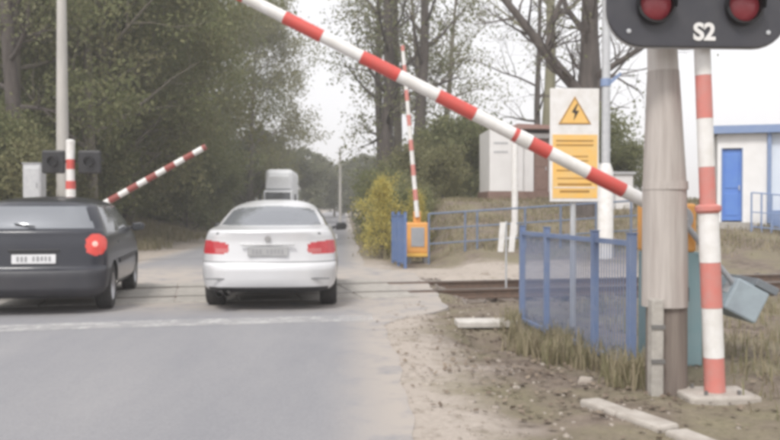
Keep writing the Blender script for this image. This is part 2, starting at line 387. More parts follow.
# railway track with crossing panels
trk = bpy.data.objects.new('railway_track', None); col.objects.link(trk)
trk.location = (TC[0], TC[1], 0); trk.rotation_euler = (0, 0, TA)
tag(trk, 'railway track crossing the road, rusty rails on dark sleepers', 'railway', kind='structure')
def rail(off):
    h = 0.15
    mb = MB().prism([(-0.07, -h), (0.07, -h), (0.07, -h + .02), (0.012, -h + .04), (0.012, -.035), (0.035, -.03), (0.035, 0.0), (-0.035, 0.0), (-0.035, -.03), (-0.012, -.035), (-0.012, -h + .04), (-0.07, -h + .02)], -40, 60, axis='x')
    o = mb.build('rail', 'rail_steel', trk, loc=(0, off, 0.03))
    MB().box(-40, 60, -0.032, 0.032, 0.001, 0.004).build('rail_head', 'rail_head', o)
rail(-0.7525); rail(0.7525)
sm = MB().box(-0.12, 0.12, -1.25, 1.25, -0.14, 0.0).mesh('sleeper', 'sleeper')
for k in range(30): link('sleeper', sm, trk, 0.012, (2.9 + k * 0.62 + rng.uniform(-.02, .02), rng.uniform(-.03, .03), -0.125))
for k in range(10): link('sleeper', sm, trk, 0.012, (-6.0 - k * 0.62, 0, -0.125))
pm1 = MB().box(-0.44, 0.44, -0.335, 0.335, -0.1, 0.0).mesh('panel', 'concrete')
pm2 = MB().box(-0.44, 0.44, -0.35, 0.35, -0.1, 0.0).mesh('panel', 'concrete')
for k in range(8):
    for yo, pm in ((-1.155, pm2), (-0.345, pm1), (0.345, pm1), (1.155, pm2)):
        link('crossing_panel', pm, trk, 0.015, (-4.85 + 0.9 * k, yo, 0.027 + rng.uniform(-.003, .003)))

# ballast stones and pebbles (uncountable)
rs = np.random.RandomState(3)
def rocks(name, pts, sizes, m):
    base = np.array([[-1, -1, -.6], [1, -1, -.6], [1, 1, -.6], [-1, 1, -.6], [-.7, -.7, .6], [.75, -.6, .5], [.6, .7, .65], [-.65, .7, .5]])
    fq = np.array([[0, 3, 2, 1], [4, 5, 6, 7], [0, 1, 5, 4], [1, 2, 6, 5], [2, 3, 7, 6], [3, 0, 4, 7]])
    V, F = [], []
    for i, (p, s) in enumerate(zip(pts, sizes)):
        a = rs.uniform(0, 6.28); c, s_ = math.cos(a), math.sin(a)
        q = base * (1 + rs.uniform(-.3, .3, (8, 3))) * s * np.array([1, rs.uniform(.6, 1), rs.uniform(.5, .9)])
        q = np.stack([q[:, 0] * c - q[:, 1] * s_, q[:, 0] * s_ + q[:, 1] * c, q[:, 2]], 1) + p
        V.append(q); F.append(fq + 8 * i)
    return np_mesh(name, np.concatenate(V), np.concatenate(F), m)
n = 5200
tx = rs.uniform(2.6, 17, n); ty = rs.uniform(-1.9, 1.9, n)
wx = TC[0] + tx * ct - ty * st_; wy = TC[1] + tx * st_ + ty * ct
P = np.stack([wx, wy, zt(wx, wy) + 0.01], 1)
tag(link('ballast', rocks('ballast', P, rs.uniform(.025, .05, n), 'ballast')), 'brown crushed stone ballast heaped along the rails', 'ballast', kind='stuff')
n = 600
px = 0.42 + np.abs(rs.normal(0, 1.0, n)); py = rs.uniform(3.5, 13, n)
P = np.stack([px, py, zt(px, py) + 0.004], 1)
tag(link('pebbles', rocks('pebbles', P, np.abs(rs.normal(0.006, 0.008, n)) + .004, 'stone')), 'small pebbles and crumbs strewn over the sandy verge', 'pebbles', kind='stuff')
# dead leaves on the verge
def cards(P, s0, s1, tilt=0.5, up=0.02):
    n = len(P); a = rs.uniform(0, 6.28, n); sz = rs.uniform(s0, s1, n)
    u = np.stack([np.cos(a), np.sin(a), rs.uniform(-tilt, tilt, n)], 1); w = np.stack([-np.sin(a), np.cos(a), rs.uniform(-tilt, tilt, n)], 1)
    u *= sz[:, None]; w *= (sz * rs.uniform(.5, .8, n))[:, None]
    V = np.stack([P - u, P - w, P + u, P + w], 1).reshape(-1, 3); V[:, 2] += up
    return V, np.arange(4 * n).reshape(-1, 4)
n = 3600
px = rs.uniform(0.9, 7, n); py = rs.uniform(4, 13, n); k = rs.rand(n) < sst(0.6, 2.2, px) * 0.9
px, py = px[k], py[k]
qx = rs.normal(1.65, .5, 900); qy = rs.uniform(5.4, 10.5, 900); px, py = np.concatenate([px, qx]), np.concatenate([py, qy])
V, F = cards(np.stack([px, py, zt(px, py)], 1), 0.012, 0.034)
tag(link('dead_leaves', np_mesh('dead_leaves', V, F, 'dead_leaf')), 'brown dead leaves littering the ground round the blue fence', 'leaf litter', kind='stuff')
# grass
def blades(P, h0, h1, w=0.006):
    n = len(P); a = rs.uniform(0, 6.28, n); h = rs.uniform(h0, h1, n); l = rs.uniform(0, .55, n)
    d = np.stack([np.cos(a), np.sin(a), 0 * a], 1); s = np.stack([-np.sin(a), np.cos(a), 0 * a], 1) * w
    up = np.array([0, 0, 1.0])
    m1 = P + d * (h * l * .35)[:, None] + up * (h * .6)[:, None]; t = P + d * (h * l)[:, None] + up * (h * (1 - .25 * l))[:, None]
    V = np.stack([P - s, P + s, m1 + s * .8, m1 - s * .8, t + s * .15, t - s * .15], 1).reshape(-1, 3)
    b = (6 * np.arange(n))[:, None]
    return V, np.concatenate([b + [0, 1, 2, 3], b + [3, 2, 4, 5]])
def grass(name, centres, per, spread, h0, h1, label, w=0.006):
    C = np.repeat(np.array(centres), per, 0); C = C + rs.normal(0, spread, C.shape)
    P = np.stack([C[:, 0], C[:, 1], zt(C[:, 0], C[:, 1])], 1)
    V, F = blades(P, h0, h1, w)
    tag(link(name, np_mesh(name, V, F, 'grass_blade')), label, 'grass', kind='stuff')
fc = [(2.05 + (9.6 - y) * .107 + rs.uniform(-.25, .12), y) for y in np.linspace(6.3, 9.9, 46)] + [(rs.uniform(1.75, 2.15), rs.uniform(7.4, 9.0)) for _ in range(16)] + [(rs.uniform(2.15, 2.5), rs.uniform(6.2, 6.7)) for _ in range(6)]
grass('fence_grass', fc, 42, .07, .08, .30, 'tufts of green and straw grass along the foot of the blue fence')
fc = [(rs.uniform(2.6, 14), rs.uniform(20, 30)) for _ in range(420)]
grass('bank_grass', fc, 30, .25, .05, .17, 'dry brown grass covering the bank beyond the track', .012)
fc = [(rs.uniform(3.1, 7), rs.uniform(5, 12.3)) for _ in range(150)]
grass('weeds', fc, 22, .16, .05, .20, 'thin dry weeds on the soil behind the mast')
fc = [(rs.uniform(-14, -6.2), rs.uniform(19, 40)) for _ in range(300)] + [(rs.uniform(0.9, 2.2), rs.uniform(21.5, 40)) for _ in range(90)]
grass('wood_edge_grass', fc, 30, .25, .12, .40, 'rank grass growing along both edges of the wood', .014)

# ------------------------------------------------------------------ signal mast, pole, barriers
def lean_tube(mb, a, b, ra, rb, n=20): return mb.tube([a, b], [ra, rb], n)
def mast():
    t = thing('signal_mast', 'leaning red and white striped mast carrying the numbered black signal board', 'signal mast', (2.685, 5.92, 0.0))
    base, top = Vector((0, 0, 0.0)), Vector((-0.135, 0, 3.05))
    at = lambda z: base.lerp(top, z / 3.05)
    cuts = [(0.03, .28, 1), (.28, .64, 0), (.64, .97, 1), (.97, 1.33, 0), (1.38, 1.66, 1), (1.66, 2.01, 0), (2.01, 2.32, 1), (2.32, 3.05, 0)]
    for a, b, red in cuts:
        MB().tube([at(a), at(b)], [.074 if a < 1.3 else .058, .072 if a < 1.3 else .057], 24).build('red_band' if red else 'white_band', 'faded_red' if red else 'white_paint', t, True)
    MB().tube([at(1.325), at(1.345), at(1.375), at(1.39)], [.075, .092, .092, .06], 24).build('collar', 'faded_red', t, True)
    b = MB().box(-.26, .26, -.19, .19, -.12, .03).build('footing', 'kerb_concrete', t, bevel=.02)
    for sx in (-1, 1):
        for sy in (-1, 1): MB().tube([(sx * .12, sy * .12, .03), (sx * .12, sy * .12, .06)], .014, 6).build('bolt', 'steel_band', b)
    # signal board, in front of the mast
    pts = []
    hw, zb, zt_, rr = 0.655, 2.495, 3.12, 0.26
    for cx, cz, a0 in ((hw - rr, zb + rr, -90), (hw - rr, zt_ - rr, 0), (-hw + rr, zt_ - rr, 90), (-hw + rr, zb + rr, 180)):
        for k in range(9):
            a = R(a0 + k * 11.25); pts.append((cx + rr * math.cos(a), cz + rr * math.sin(a)))
    cx0 = -0.205
    bd = MB().prism(pts, -.155, -.13).build('signal_board', 'black_board', t, bevel=.006, loc=(cx0, 0, 0))
    MB().prism([(a * 1.012, (b - 2.81) * 1.03 + 2.81) for a, b in pts], -.129, -.118).build('board_rim', 'pale_grey', bd)
    rot = Matrix.Rotation(R(90), 4, 'X')
    for lx in (-.315, .315):
        mt = Matrix.Translation((lx, -.156, 2.785)) @ rot
        lamp = MB().lathe([(.135, 0), (.135, .05), (.118, .055), (.118, .012)], 28, mt).build('lamp_housing', 'black_plastic', bd, True)
        MB().lathe([(.114, .012), (.10, .028), (.06, .042), (.0, .048)], 28, mt).build('red_lens', 'lamp_red', lamp, True)
        vis = []
        for k in range(13):
            a = R(-10 + k * 200 / 12); vis.append((.137 * math.cos(a), .137 * math.sin(a)))
        mb = MB()
        for rr_ in (.137, .131):
            for k in range(13):
                a = R(-10 + k * 200 / 12)
                for d in (.05, .05 + .16 * max(0.15, math.sin(max(0, a)) )): mb.v.append(mt @ Vector((rr_ * math.cos(a), rr_ * math.sin(a), d)))
        mb.f = [(2 * k, 2 * k + 2, 2 * k + 3, 2 * k + 1) for k in range(12)] + [(26 + 2 * k, 26 + 2 * k + 1, 26 + 2 * k + 3, 26 + 2 * k + 2) for k in range(12)]
        mb.build('visor', 'black_plastic', lamp, True)
    for bx, bz in ((-.50, 2.60), (.50, 2.60), (-.50, 3.02), (.50, 3.02)):
        MB().lathe([(.016, 0), (.016, .008), (.0, .01)], 10, Matrix.Translation((bx, -.156, bz)) @ rot).build('bolt', 'galvanised', bd)
    for z in (2.62, 2.98): MB().box(-.20, .0, -.13, .06, z - .02, z + .02).build('bracket', 'steel_band', t)
    cu = bpy.data.curves.new('board_number', 'FONT'); cu.body = 'S2'; cu.size = .165; cu.extrude = .002; cu.align_x = 'CENTER'; cu.offset = .006
    tmp = bpy.data.objects.new('tmp', cu); col.objects.link(tmp)
    bpy.context.view_layer.update()
    me = bpy.data.meshes.new_from_object(tmp.evaluated_get(bpy.context.evaluated_depsgraph_get())); bpy.data.objects.remove(tmp)
    me.materials.clear(); me.materials.append(M['white_paint'])
    o = link('board_number', me, bd, loc=(.04, -.160, 2.545)); o.rotation_euler = (R(90), 0, 0)
mast()

def utility_pole():
    t = thing('utility_pole', 'thick pale weathered wooden pole with dark butt beside the striped mast', 'utility pole', (2.385, 6.12, 0))
    MB().tube([(0, 0, .63), (0, 0, 1.0), (-.005, 0, 1.53), (-.02, 0, 2.38)], [.168, .165, .158, .115], 28).build('shaft', 'pale_wood', t, True)
    MB().tube([(-.02, 0, 2.37), (-.03, 0, 2.6), (-.05, 0, 7.5)], [.113, .108, .08], 24).build('upper_shaft', 'white_wood', t, True)
    MB().tube([(.02, .01, -.3), (.02, .01, .66)], [.152, .150], 24).build('butt', 'tarred_wood', t, True)
    MB().tube([(0, 0, 1.50), (0, 0, 1.56)], [.166, .163], 28).build('joint_band', 'pale_wood', t, True)
    MB().box(-.165, -.075, -.19, -.09, -.3, .70).build('concrete_stub', 'concrete', t, bevel=.012)
    for z in (.25, .5): MB().box(-.172, -.07, -.20, -.192, z - .015, z + .015).build('clamp', 'steel_band', t)
utility_pole()

def boom(parent, a, b, r0, r1, band0, period, redlen, redm='red_paint', phase=0, sub='boom'):
    a, b = Vector(a), Vector(b); Ln = (b - a).length
    bo = MB().tube([a, b], [r0, r1], 18).build(sub, 'white_paint', parent, True)
    s = band0
    while s < Ln:
        e = min(s + redlen, Ln)
        if e > .02:
            p, q = a.lerp(b, max(s, 0) / Ln), a.lerp(b, e / Ln); rr = lambda x: r0 + (r1 - r0) * x / Ln + .004
            MB().tube([p, q], [rr(max(s, 0)), rr(e)], 18).build('red_band', redm, bo, True)
        s += period
    return bo
def near_barrier():
    t = thing('barrier', 'half raised red and white boom barrier with orange drive behind the wooden pole', 'barrier', (2.83, 7.05, 0))
    g = float(zt(2.83, 7.05))
    pv = Vector((0.02, -.05, 1.27))
    dirv = Vector((-3.22, 0, 1.61)).normalized()
    # bands: red from the far ends seen along the boom
    bo = boom(t, pv + dirv * -.05, pv + dirv * 5.6, .060, .046, 0.59, .715, .345)
    MB().tube([pv + dirv * 1.44, pv + dirv * 1.56], [.066, .066], 18).build('reflector', 'white_paint', bo, True)
    MB().box(-.21, .19, -.02, .34, .98, 1.40).build('drive_housing', 'orange_paint', t, bevel=.025)
    hs_ = MB().box(-.20, .25, -.01, .33, g, .98).build('drive_cabinet', 'teal_paint', t, bevel=.015)
    MB().box(-.16, .14, -.018, -.01, .30, .90).build('cabinet_door', 'teal_paint', hs_, bevel=.004)
    MB().box(.10, .12, -.03, -.018, .56, .68).build('handle', 'black_plastic', hs_)
    mt = Matrix.Translation(pv) @ Matrix.Rotation(R(90), 4, 'X')
    MB().lathe([(.0, .05), (.10, .05), (.11, .04), (.11, -.04), (.0, -.04)], 24, mt).build('hub', 'grey_metal', t, True)
    # counterweight arms
    cdir = Vector((.60, 0, -.72)); end = pv + cdir
    for yo in (-.09, .40):
        MB().tube([pv + Vector((0, yo + .05, 0)), end + Vector((-.05, yo + .05, .06))], .026, 10).build('counterweight_arm', 'grey_metal', t, True)
    w = Matrix.Translation(end + Vector((-.03, .16, .03))) @ Matrix.Rotation(R(27), 4, 'Y')
    cw = MB().box(-.17, .14, -.27, .27, -.16, .13, w).build('counterweight', 'weight_grey', t, bevel=.02)
    MB().box(-.02, .19, -.28, .28, .132, .20, w).build('counterweight_plate', 'weight_dark', cw, bevel=.01)
    MB().box(-.175, -.15, -.20, -.10, -.02, .10, w).build('handle', 'pale_grey', cw)
near_barrier()
def drive_body(t, g, cabinet='orange_paint'):
    b = MB().box(-.27, .27, -.2, .2, g + .26, g + 1.02).build('drive_cabinet', cabinet, t, bevel=.03)
    MB().box(-.16, .17, -.215, -.2, g + .42, g + .90).build('cabinet_door', 'grey_metal', b, bevel=.006)
    MB().box(-.27, .27, -.21, .21, g + .17, g + .258).build('skirt', 'yellow_paint', t, bevel=.01)
    for sx in (-.2, .2):
        for sy in (-.14, .14): MB().box(sx - .04, sx + .04, sy - .04, sy + .04, g - .1, g + .168).build('leg', 'steel_band', t)
    MB().box(-.09, .09, -.09, .09, g + 1.022, g + 1.30).build('boom_clamp', 'orange_paint', t, bevel=.02)
t = thing('barrier', 'orange barrier drive with its striped boom raised almost upright beyond the track', 'barrier', (1.80, 20.9, 0))
drive_body(t, float(zt(1.8, 20.9)))
boom(t, (0, -.12, 1.12), (-.37, -.12, 5.38), .058, .044, .42, .62, .27, 'faded_red')
t = thing('barrier', 'slanting striped boom pivoted left of the road behind the dark hatchback', 'barrier', (-6.75, 21.1, 0))
drive_body(t, float(zt(-6.75, 21.1)))
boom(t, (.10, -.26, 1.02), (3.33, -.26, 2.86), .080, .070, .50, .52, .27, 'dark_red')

def left_mast():
    t = thing('signal_mast', 'white and red mast with two small black signal heads by the lamp post', 'signal mast', (-6.62, 20.6, 0))
    g = float(zt(-6.62, 20.6))
    for a, b, red in ((g - .1, 1.1, 0), (1.1, 1.45, 0), (1.45, 1.80, 0), (1.80, 2.0, 1), (2.0, 2.28, 0), (2.28, 2.52, 1), (2.52, 2.96, 0)):
        MB().tube([(0, 0, a), (0, 0, b)], .115 if a < 1.9 else .10, 18).build('red_band' if red else 'white_band', 'red_paint' if red else 'white_paint', t, True)
    MB().lathe([(.104, 2.9), (.11, 2.97), (.06, 3.0), (0, 3.01)], 18).build('cap', 'white_paint', t, True)
    for x in (-.40, .46):
        h = MB().box(x - .27, x + .27, -.06, .06, 2.18, 2.74).build('signal_head', 'black_plastic', t, bevel=.04)
        MB().box(min(x, 0) , max(x, 0), .07, .11, 2.44, 2.50).build('bracket', 'black_plastic', h)
        MB().lathe([(.12, 0), (.12, .10), (.11, .10), (.11, .0)], 20, Matrix.Translation((x, -.06, 2.47)) @ Matrix.Rotation(R(90), 4, 'X')).build('lamp_hood', 'black_plastic', h, True)
left_mast()
t = thing('lamp_post', 'tall tapered concrete lamp post at the edge of the left wood', 'lamp post', (-7.6, 23, 0))
MB().tube([(0, 0, -.2), (0, 0, 8.6)], [.19, .11], 18).build('shaft', 'lamp_pole', t, True)
MB().tube([(0, 0, 8.5), (.1, 0, 9.0), (.5, 0, 9.25), (1.5, 0, 9.3)], .045, 10).build('arm', 'galvanised', t, True)
MB().box(1.3, 1.95, -.13, .13, 9.25, 9.38).build('lamp_head', 'pale_grey', t, bevel=.04)
MB().box(-.12, .12, -.205, -.16, .9, 1.35).build('access_door', 'grey_metal', t, bevel=.01)
t = thing('equipment_cabinet', 'upright grey metal cabinet on a post beside the left wood', 'cabinet', (-7.98, 22, 0))
MB().tube([(0, 0, 0), (0, 0, 1.32)], .07, 14).build('post', 'galvanised', t, True)
b = MB().box(-.23, .23, -.2, .2, 1.3, 2.46).build('housing', 'galvanised', t, bevel=.03)
MB().box(-.25, .25, -.22, .22, 2.462, 2.50).build('lid', 'grey_metal', t, bevel=.02)
MB().box(-.19, .19, -.214, -.2, 1.40, 2.38).build('door', 'galvanised', b, bevel=.008)
MB().box(.12, .14, -.235, -.214, 1.85, 2.0).build('handle', 'grey_metal', b)

# ------------------------------------------------------------------ signs
def warning_board():
    t = thing('warning_sign', 'white board with yellow warning triangle and yellow text panel on a grey post', 'sign', (2.63, 9.5, 0))
    MB().tube([(0, .03, float(zt(2.63, 9.5)) - .2), (0, .03, 2.6)], .032, 14).build('post', 'galvanised', t, True)
    b = MB().box(-.285, .285, -.03, -.008, 1.43, 2.73).build('board', 'white_paint', t, bevel=.006)
    tri = [(-.19, 2.32), (.19, 2.32), (0, 2.64)]
    tr = MB().prism(tri, -.034, -.0305).build('warning_triangle', 'sign_yellow', b)
    def scale_tri(k): 
        cx, cz = 0, 2.427; return [(cx + (x - cx) * k, cz + (z - cz) * k) for x, z in tri]
    o, i = scale_tri(1.0), scale_tri(.86); mb = MB()
    for k in range(3):
        p = [o[k], o[(k + 1) % 3], i[(k + 1) % 3], i[k]]; mb.prism(p, -.0375, -.0342)
    mb.build('border', 'sign_ink', tr)
    MB().prism([(-.035, 2.46), (.02, 2.55), (.035, 2.55), (.008, 2.475), (.05, 2.475), (-.015, 2.36), (.0, 2.44)], -.0375, -.0342).build('symbol', 'ink', tr)
    y = MB().box(-.255, .265, -.034, -.0305, 1.47, 2.20).build('text_panel', 'sign_yellow', b)
    rn = random.Random(2)
    for z, h in ((2.13, .018), (2.08, .018), (1.95, .014), (1.90, .014), (1.79, .016), (1.70, .014), (1.63, .026), (1.55, .026)):
        wd_ = rn.uniform(.15, .22); MB().box(-wd_, wd_, -.037, -.0342, z - h / 2, z + h / 2).build('text_line', 'sign_ink', y)
    MB().box(-.24, .24, -.037, -.0342, 1.588, 1.600).build('text_line', 'white_paint', y)
    for z in (1.6, 2.5): MB().box(-.05, .05, -.0075, .0, z - .02, z + .02).build('clamp', 'steel_band', t)
warning_board()
t = thing('marker_sign', 'pair of small upright white plates on a thin post by the track', 'sign', (2.84, 14.6, 0))
g = float(zt(2.84, 14.6))
MB().tube([(0, 0.02, g - .1), (0, 0.02, 1.12)], .018, 10).build('post', 'galvanised', t, True)
for x, lean in ((-.105, .04), (.085, .04)):
    MB().prism([(x - .05, .58), (x + .05, .58), (x + .05 + lean, 1.10), (x - .05 + lean, 1.10)], -.02, -.002).build('plate', 'white_paint', t)
MB().box(-.13, .15, .0, .01, .80, .84).build('bracket', 'galvanised', t)
g = float(zt(4.40, 21.5))
t = thing('white_post', 'slim plain white post standing in front of the white cabin', 'post', (4.40, 21.5, 0))
MB().tube([(0, 0, g - .2), (0, 0, 2.95)], .085, 16).build('shaft', 'white_paint', t, True)
MB().lathe([(.087, 2.94), (.087, 2.98), (.0, 3.01)], 16).build('cap', 'white_paint', t, True)
t = thing('steel_pole', 'tall pale steel pole with white foot and blue tag behind the yellow sign', 'pole', (6.16, 19.5, 0))
MB().tube([(0, 0, -.2), (0, 0, 2.3), (0, 0, 10.5)], [.112, .105, .085], 18).build('shaft', 'galvanised', t, True)
MB().tube([(0, 0, -.1), (0, 0, 2.2), (0, 0, 2.4)], [.19, .18, .114], 18).build('foot_sleeve', 'white_paint', t, True)
MB().tube([(-.01, 0, 4.22), (-.01, 0, 4.40)], .118, 18).build('blue_tag', 'blue_trim', t, True)
MB().prism([(.08, 4.36), (.34, 4.56), (.36, 4.50), (.08, 4.24)], -.03, .0).build('tag_end', 'blue_trim', t)
t = thing('distant_pole', 'slender pale pole beside the far end of the road', 'pole', (-.35, 60, 0))
MB().tube([(0, 0, -.2), (0, 0, 5.6)], [.11, .08], 12).build('shaft', 'lamp_pole', t, True)
MB().box(-.2, .2, -.03, .03, 5.2, 5.26).build('crossarm', 'galvanised', t)

# ------------------------------------------------------------------ fences and railing
def fence(name, label, A, B, posts, gap, h, m, barw=.010, thick=.012, wire=False):
    A, B = Vector((*A, 0)), Vector((*B, 0)); d = B - A; Ln = d.length; ang = math.atan2(d.y, d.x)
    t = thing(name, label, 'fence', A, ang)
    zl = lambda s: float(zt(A.x + d.x * s / Ln, A.y + d.y * s / Ln))
    for s, pw in posts:
        o = MB().box(s - pw, s + pw, -.03, .03, zl(s) - .25, h + .03).build('post', m, t, bevel=.005)
        MB().box(s - pw - .006, s + pw + .006, -.036, .036, h + .031, h + .04).build('post_cap', m, o)
    for (s0, w0), (s1, w1) in zip(posts[:-1], posts[1:]):
        a, b = s0 + w0, s1 - w1
        for zz in (h - .05, .06):
            MB().box(a, b, -.018, .018, zz - .022, zz + .022).build('rail', m, t)
        k = max(1, int(round((b - a) / gap))); bm_ = MB().box(-barw, barw, -thick, thick, .082, h - .072).mesh('bar', m)
        for i in range(1, k):
            link('bar', bm_, t, loc=(a + (b - a) * i / k, 0, 0))
    return t
FL = math.hypot(.31, 2.9)
fence('metal_fence', 'blue metal bar fence panels along the verge beside the wooden pole', (2.05, 9.62), (2.36, 6.72), [(.03, .03), (.85, .032), (2.12, .036), (FL - .04, .04)], .058, 1.12, 'fence_blue', .0085, .003)
fence('metal_fence', 'short blue bar fence panel next to the orange drive beyond the track', (1.40, 19.3), (1.18, 20.75), [(.04, .04), (.75, .035), (1.43, .04)], .085, 1.22, 'blue_paint', .014, .012)
def railing(name, label, pts, h, m, post_at, infill=(.33, .66), r=.024, zs=None):
    t = thing(name, label, 'railing', (*pts[0][:2], 0))
    o = Vector((*pts[0][:2], 0))
    G = [Vector((x, y, float(zt(x, y)))) - o for x, y in pts]
    Z0 = [g.z for g in G]
    if zs: G = [Vector((g.x, g.y, zs[0] + (zs[1] - zs[0]) * i / (len(G) - 1))) for i, g in enumerate(G)]
    for k, fr in enumerate((1.0, *infill)):
        MB().tube([g + Vector((0, 0, h * fr)) for g in G], r if k == 0 else r * .8, 10).build('rail', m, t, True)
    for i in post_at:
        g = G[i]; MB().tube([Vector((g.x, g.y, min(Z0[i], g.z) - .2)), g + Vector((0, 0, h + .01))], r * 1.15, 10).build('post', m, t, True)
rp = [(2.05 + .3 * k, 20.4 + .01 * k) for k in range(22)]
railing('railing', 'blue grey tube railing across the bank in front of the white cabin', rp, 1.1, 'railing_blue', [0, 3, 4, 8, 11, 14, 17, 21], zs=(.10, .50))
railing('railing', 'blue railing in front of the station building wall', [(11.0 + .235 * k, 22.1 - .085 * k) for k in range(20)], 1.05, 'blue_trim', list(range(0, 20, 1)), (.12, .5), .02)

# ------------------------------------------------------------------ kerb, slab
t = thing('concrete_kerb', 'pale broken concrete kerb stones sunk in the verge near the mast', 'kerb', (1.80, 5.62, 0))
for k, (x, y, a, l) in enumerate(((.0, .05, -72, .40), (.13, -.38, -70, .42), (.28, -.80, -74, .40), (.40, -1.24, -72, .42))):
    mt = Matrix.Translation((x, y, float(zt(1.80 + x, 5.62 + y)) + .005)) @ Matrix.Rotation(R(a), 4, 'Z') @ Matrix.Rotation(R(rng.uniform(-3, 3)), 4, 'X')
    MB().box(-l / 2, l / 2, -.085, .085, -.12, .035, mt).build('kerb_stone', 'kerb_concrete', t, bevel=.02)
t = thing('drain_cover', 'flat pale concrete slab lying over a hollow left of the blue fence', 'slab', (1.65, 9.66, 0))
MB().box(-.36, .36, -.17, .17, -.02, .055).build('slab', 'pale_concrete', t, bevel=.015)
for sx in (-.24, .22): MB().box(sx - .09, sx + .09, -.10, .16, -.35, -.021).build('support', 'concrete', t, bevel=.01)
for k, (x, y, s) in enumerate(((1.93, 6.6, .075), (2.0, 9.42, .06), (2.2, 13.0, .09), (3.0, 13.2, .11), (2.9, 17.2, .10))):
    me = rocks('stone', [np.array([0, 0, 0])], [s], 'stone')
    o = link('stone', me, bevel=.012, loc=(x, y, float(zt(x, y)) + s * .3))
    tag(o, 'loose pale stone lying on the sandy ground right of the road', 'stone', 'loose stones right of the road')

# ------------------------------------------------------------------ cars
def pchip(T, Y, q):
    T, Y, q = np.asarray(T, float), np.asarray(Y, float), np.asarray(q, float)
    h = np.diff(T); d = np.diff(Y) / h; m = np.zeros(len(Y))
    m[0], m[-1] = d[0], d[-1]
    for i in range(1, len(Y) - 1):
        if d[i - 1] * d[i] > 0: m[i] = 2 * d[i - 1] * d[i] / (d[i - 1] + d[i])
    k = np.clip(np.searchsorted(T, q, 'right') - 1, 0, len(T) - 2); s = (q - T[k]) / h[k]
    return (2 * s**3 - 3 * s**2 + 1) * Y[k] + (s**3 - 2 * s**2 + s) * h[k] * m[k] + (-2 * s**3 + 3 * s**2) * Y[k + 1] + (s**3 - s**2) * h[k] * m[k + 1]
def car_shell(rows, classify, parts, parent):
    rows = np.array(rows, float)                        # z, rear, front, half width, corner radius, rear bow
    T = np.arange(len(rows)); q = [0.0]
    for i in range(len(rows) - 1):
        dlt = np.abs(rows[i + 1] - rows[i]); s = max(dlt[0], dlt[1] * .7, dlt[2] * .25, dlt[3])
        k = int(np.clip(math.ceil(s / .014), 1, 16)); q += list(i + np.arange(1, k + 1) / k)
    q = np.array(q); C = [pchip(T, rows[:, j], q) for j in range(6)]
    nr, nc, ns, nf = 90, 12, 170, 30
    V = []
    for z, r, f, w, c, bw in zip(*C):
        c = min(c, w * .9, (f - r) * .45); cf = min(c * 1.8, w * .8, (f - r) * .45)
        pts = []
        for k in range(nr): pts.append((-(w - c) + 2 * (w - c) * k / nr, r))
        for k in range(nc): a = R(-90 + 90 * k / nc); pts.append((w - c + c * math.cos(a), r + c + c * math.sin(a)))
        for k in range(ns): pts.append((w, r + c + (f - cf - r - c) * k / ns))
        for k in range(nc): a = R(90 * k / nc); pts.append((w - cf + cf * math.cos(a), f - cf + cf * math.sin(a)))
        for k in range(nf): pts.append((w - cf - 2 * (w - cf) * k / nf, f))
        for k in range(nc): a = R(90 + 90 * k / nc); pts.append((-(w - cf) + cf * math.cos(a), f - cf + cf * math.sin(a)))
        for k in range(ns): pts.append((-w, f - cf - (f - cf - r - c) * k / ns))
        for k in range(nc): a = R(180 + 90 * k / nc); pts.append((-(w - c) + c * math.cos(a), r + c + c * math.sin(a)))
        p = np.array(pts); mid = (r + f) / 2; hl = (f - r) / 2
        u = (p[:, 1] - mid) / hl
        p[:, 0] *= 1 - .055 * np.abs(u) ** 3
        rearw = np.clip(-u, 0, 1) ** 6
        p[:, 1] += bw * (p[:, 0] / w) ** 2 * rearw
        V.append(np.concatenate([p, np.full((len(p), 1), z)], 1))
    V = np.array(V); nl, n = V.shape[:2]; V = V.reshape(-1, 3)
    i = np.arange(nl - 1)[:, None] * n; k = np.arange(n)[None, :]; k2 = (k + 1) % n
    F = np.stack([i + k, i + k2, i + n + k2, i + n + k], -1).reshape(-1, 4)
    cen = V[F].mean(1); nor = np.cross(V[F[:, 1]] - V[F[:, 0]], V[F[:, 3]] - V[F[:, 0]]); nor /= np.maximum(np.linalg.norm(nor, axis=1), 1e-9)[:, None]
    ids = classify(cen, nor)
    out = {}
    for pid, (name, m) in parts.items():
        sel = F[ids == pid]
        if not len(sel): continue
        u, inv = np.unique(sel, return_inverse=True)
        Vp, Fp = V[u], inv.reshape(-1, 4)
        me = np_mesh(name, Vp, Fp, m); me.polygons.foreach_set('use_smooth', [True] * len(me.polygons))
        out[pid] = link(name, me, parent)
    # roof cap closing the last ring
    cap = MB(); ring = V[-n:]; c0 = ring.mean(0); cap.v = [tuple(x) for x in ring] + [(c0[0], c0[1], c0[2] + .004)]
    cap.f = [(j, (j + 1) % n, n) for j in range(n)]
    cap.build('roof', parts[1][1], parent, True)
    return out
def wheel(parent, x, y, r=.32, w=.21, side=1):
    o = bpy.data.objects.new('wheel', None); col.objects.link(o); o.parent = parent; o.location = (x, y, r)
    mt = Matrix.Rotation(R(90), 4, 'Y')
    MB().lathe([(r * .62, -w / 2), (r * .93, -w / 2), (r, -w / 2 + .03), (r, w / 2 - .03), (r * .93, w / 2), (r * .62, w / 2), (r * .62, -w / 2)], 36, mt).build('tyre', 'tyre', o, True)
    mb = MB().lathe([(r * .62, side * w / 2 - side * .005), (r * .56, side * (w / 2 - .03)), (r * .5, side * (w / 2 - .07)), (.0, side * (w / 2 - .07))], 36, mt)
    for k in range(5):
        a = R(72 * k); mb.box(side * (w / 2 - .06) - .012, side * (w / 2 - .06) + .02, -.03, .03, .02, r * .58, Matrix.Rotation(a, 4, 'X'))
    mb.build('rim', 'rim', o)
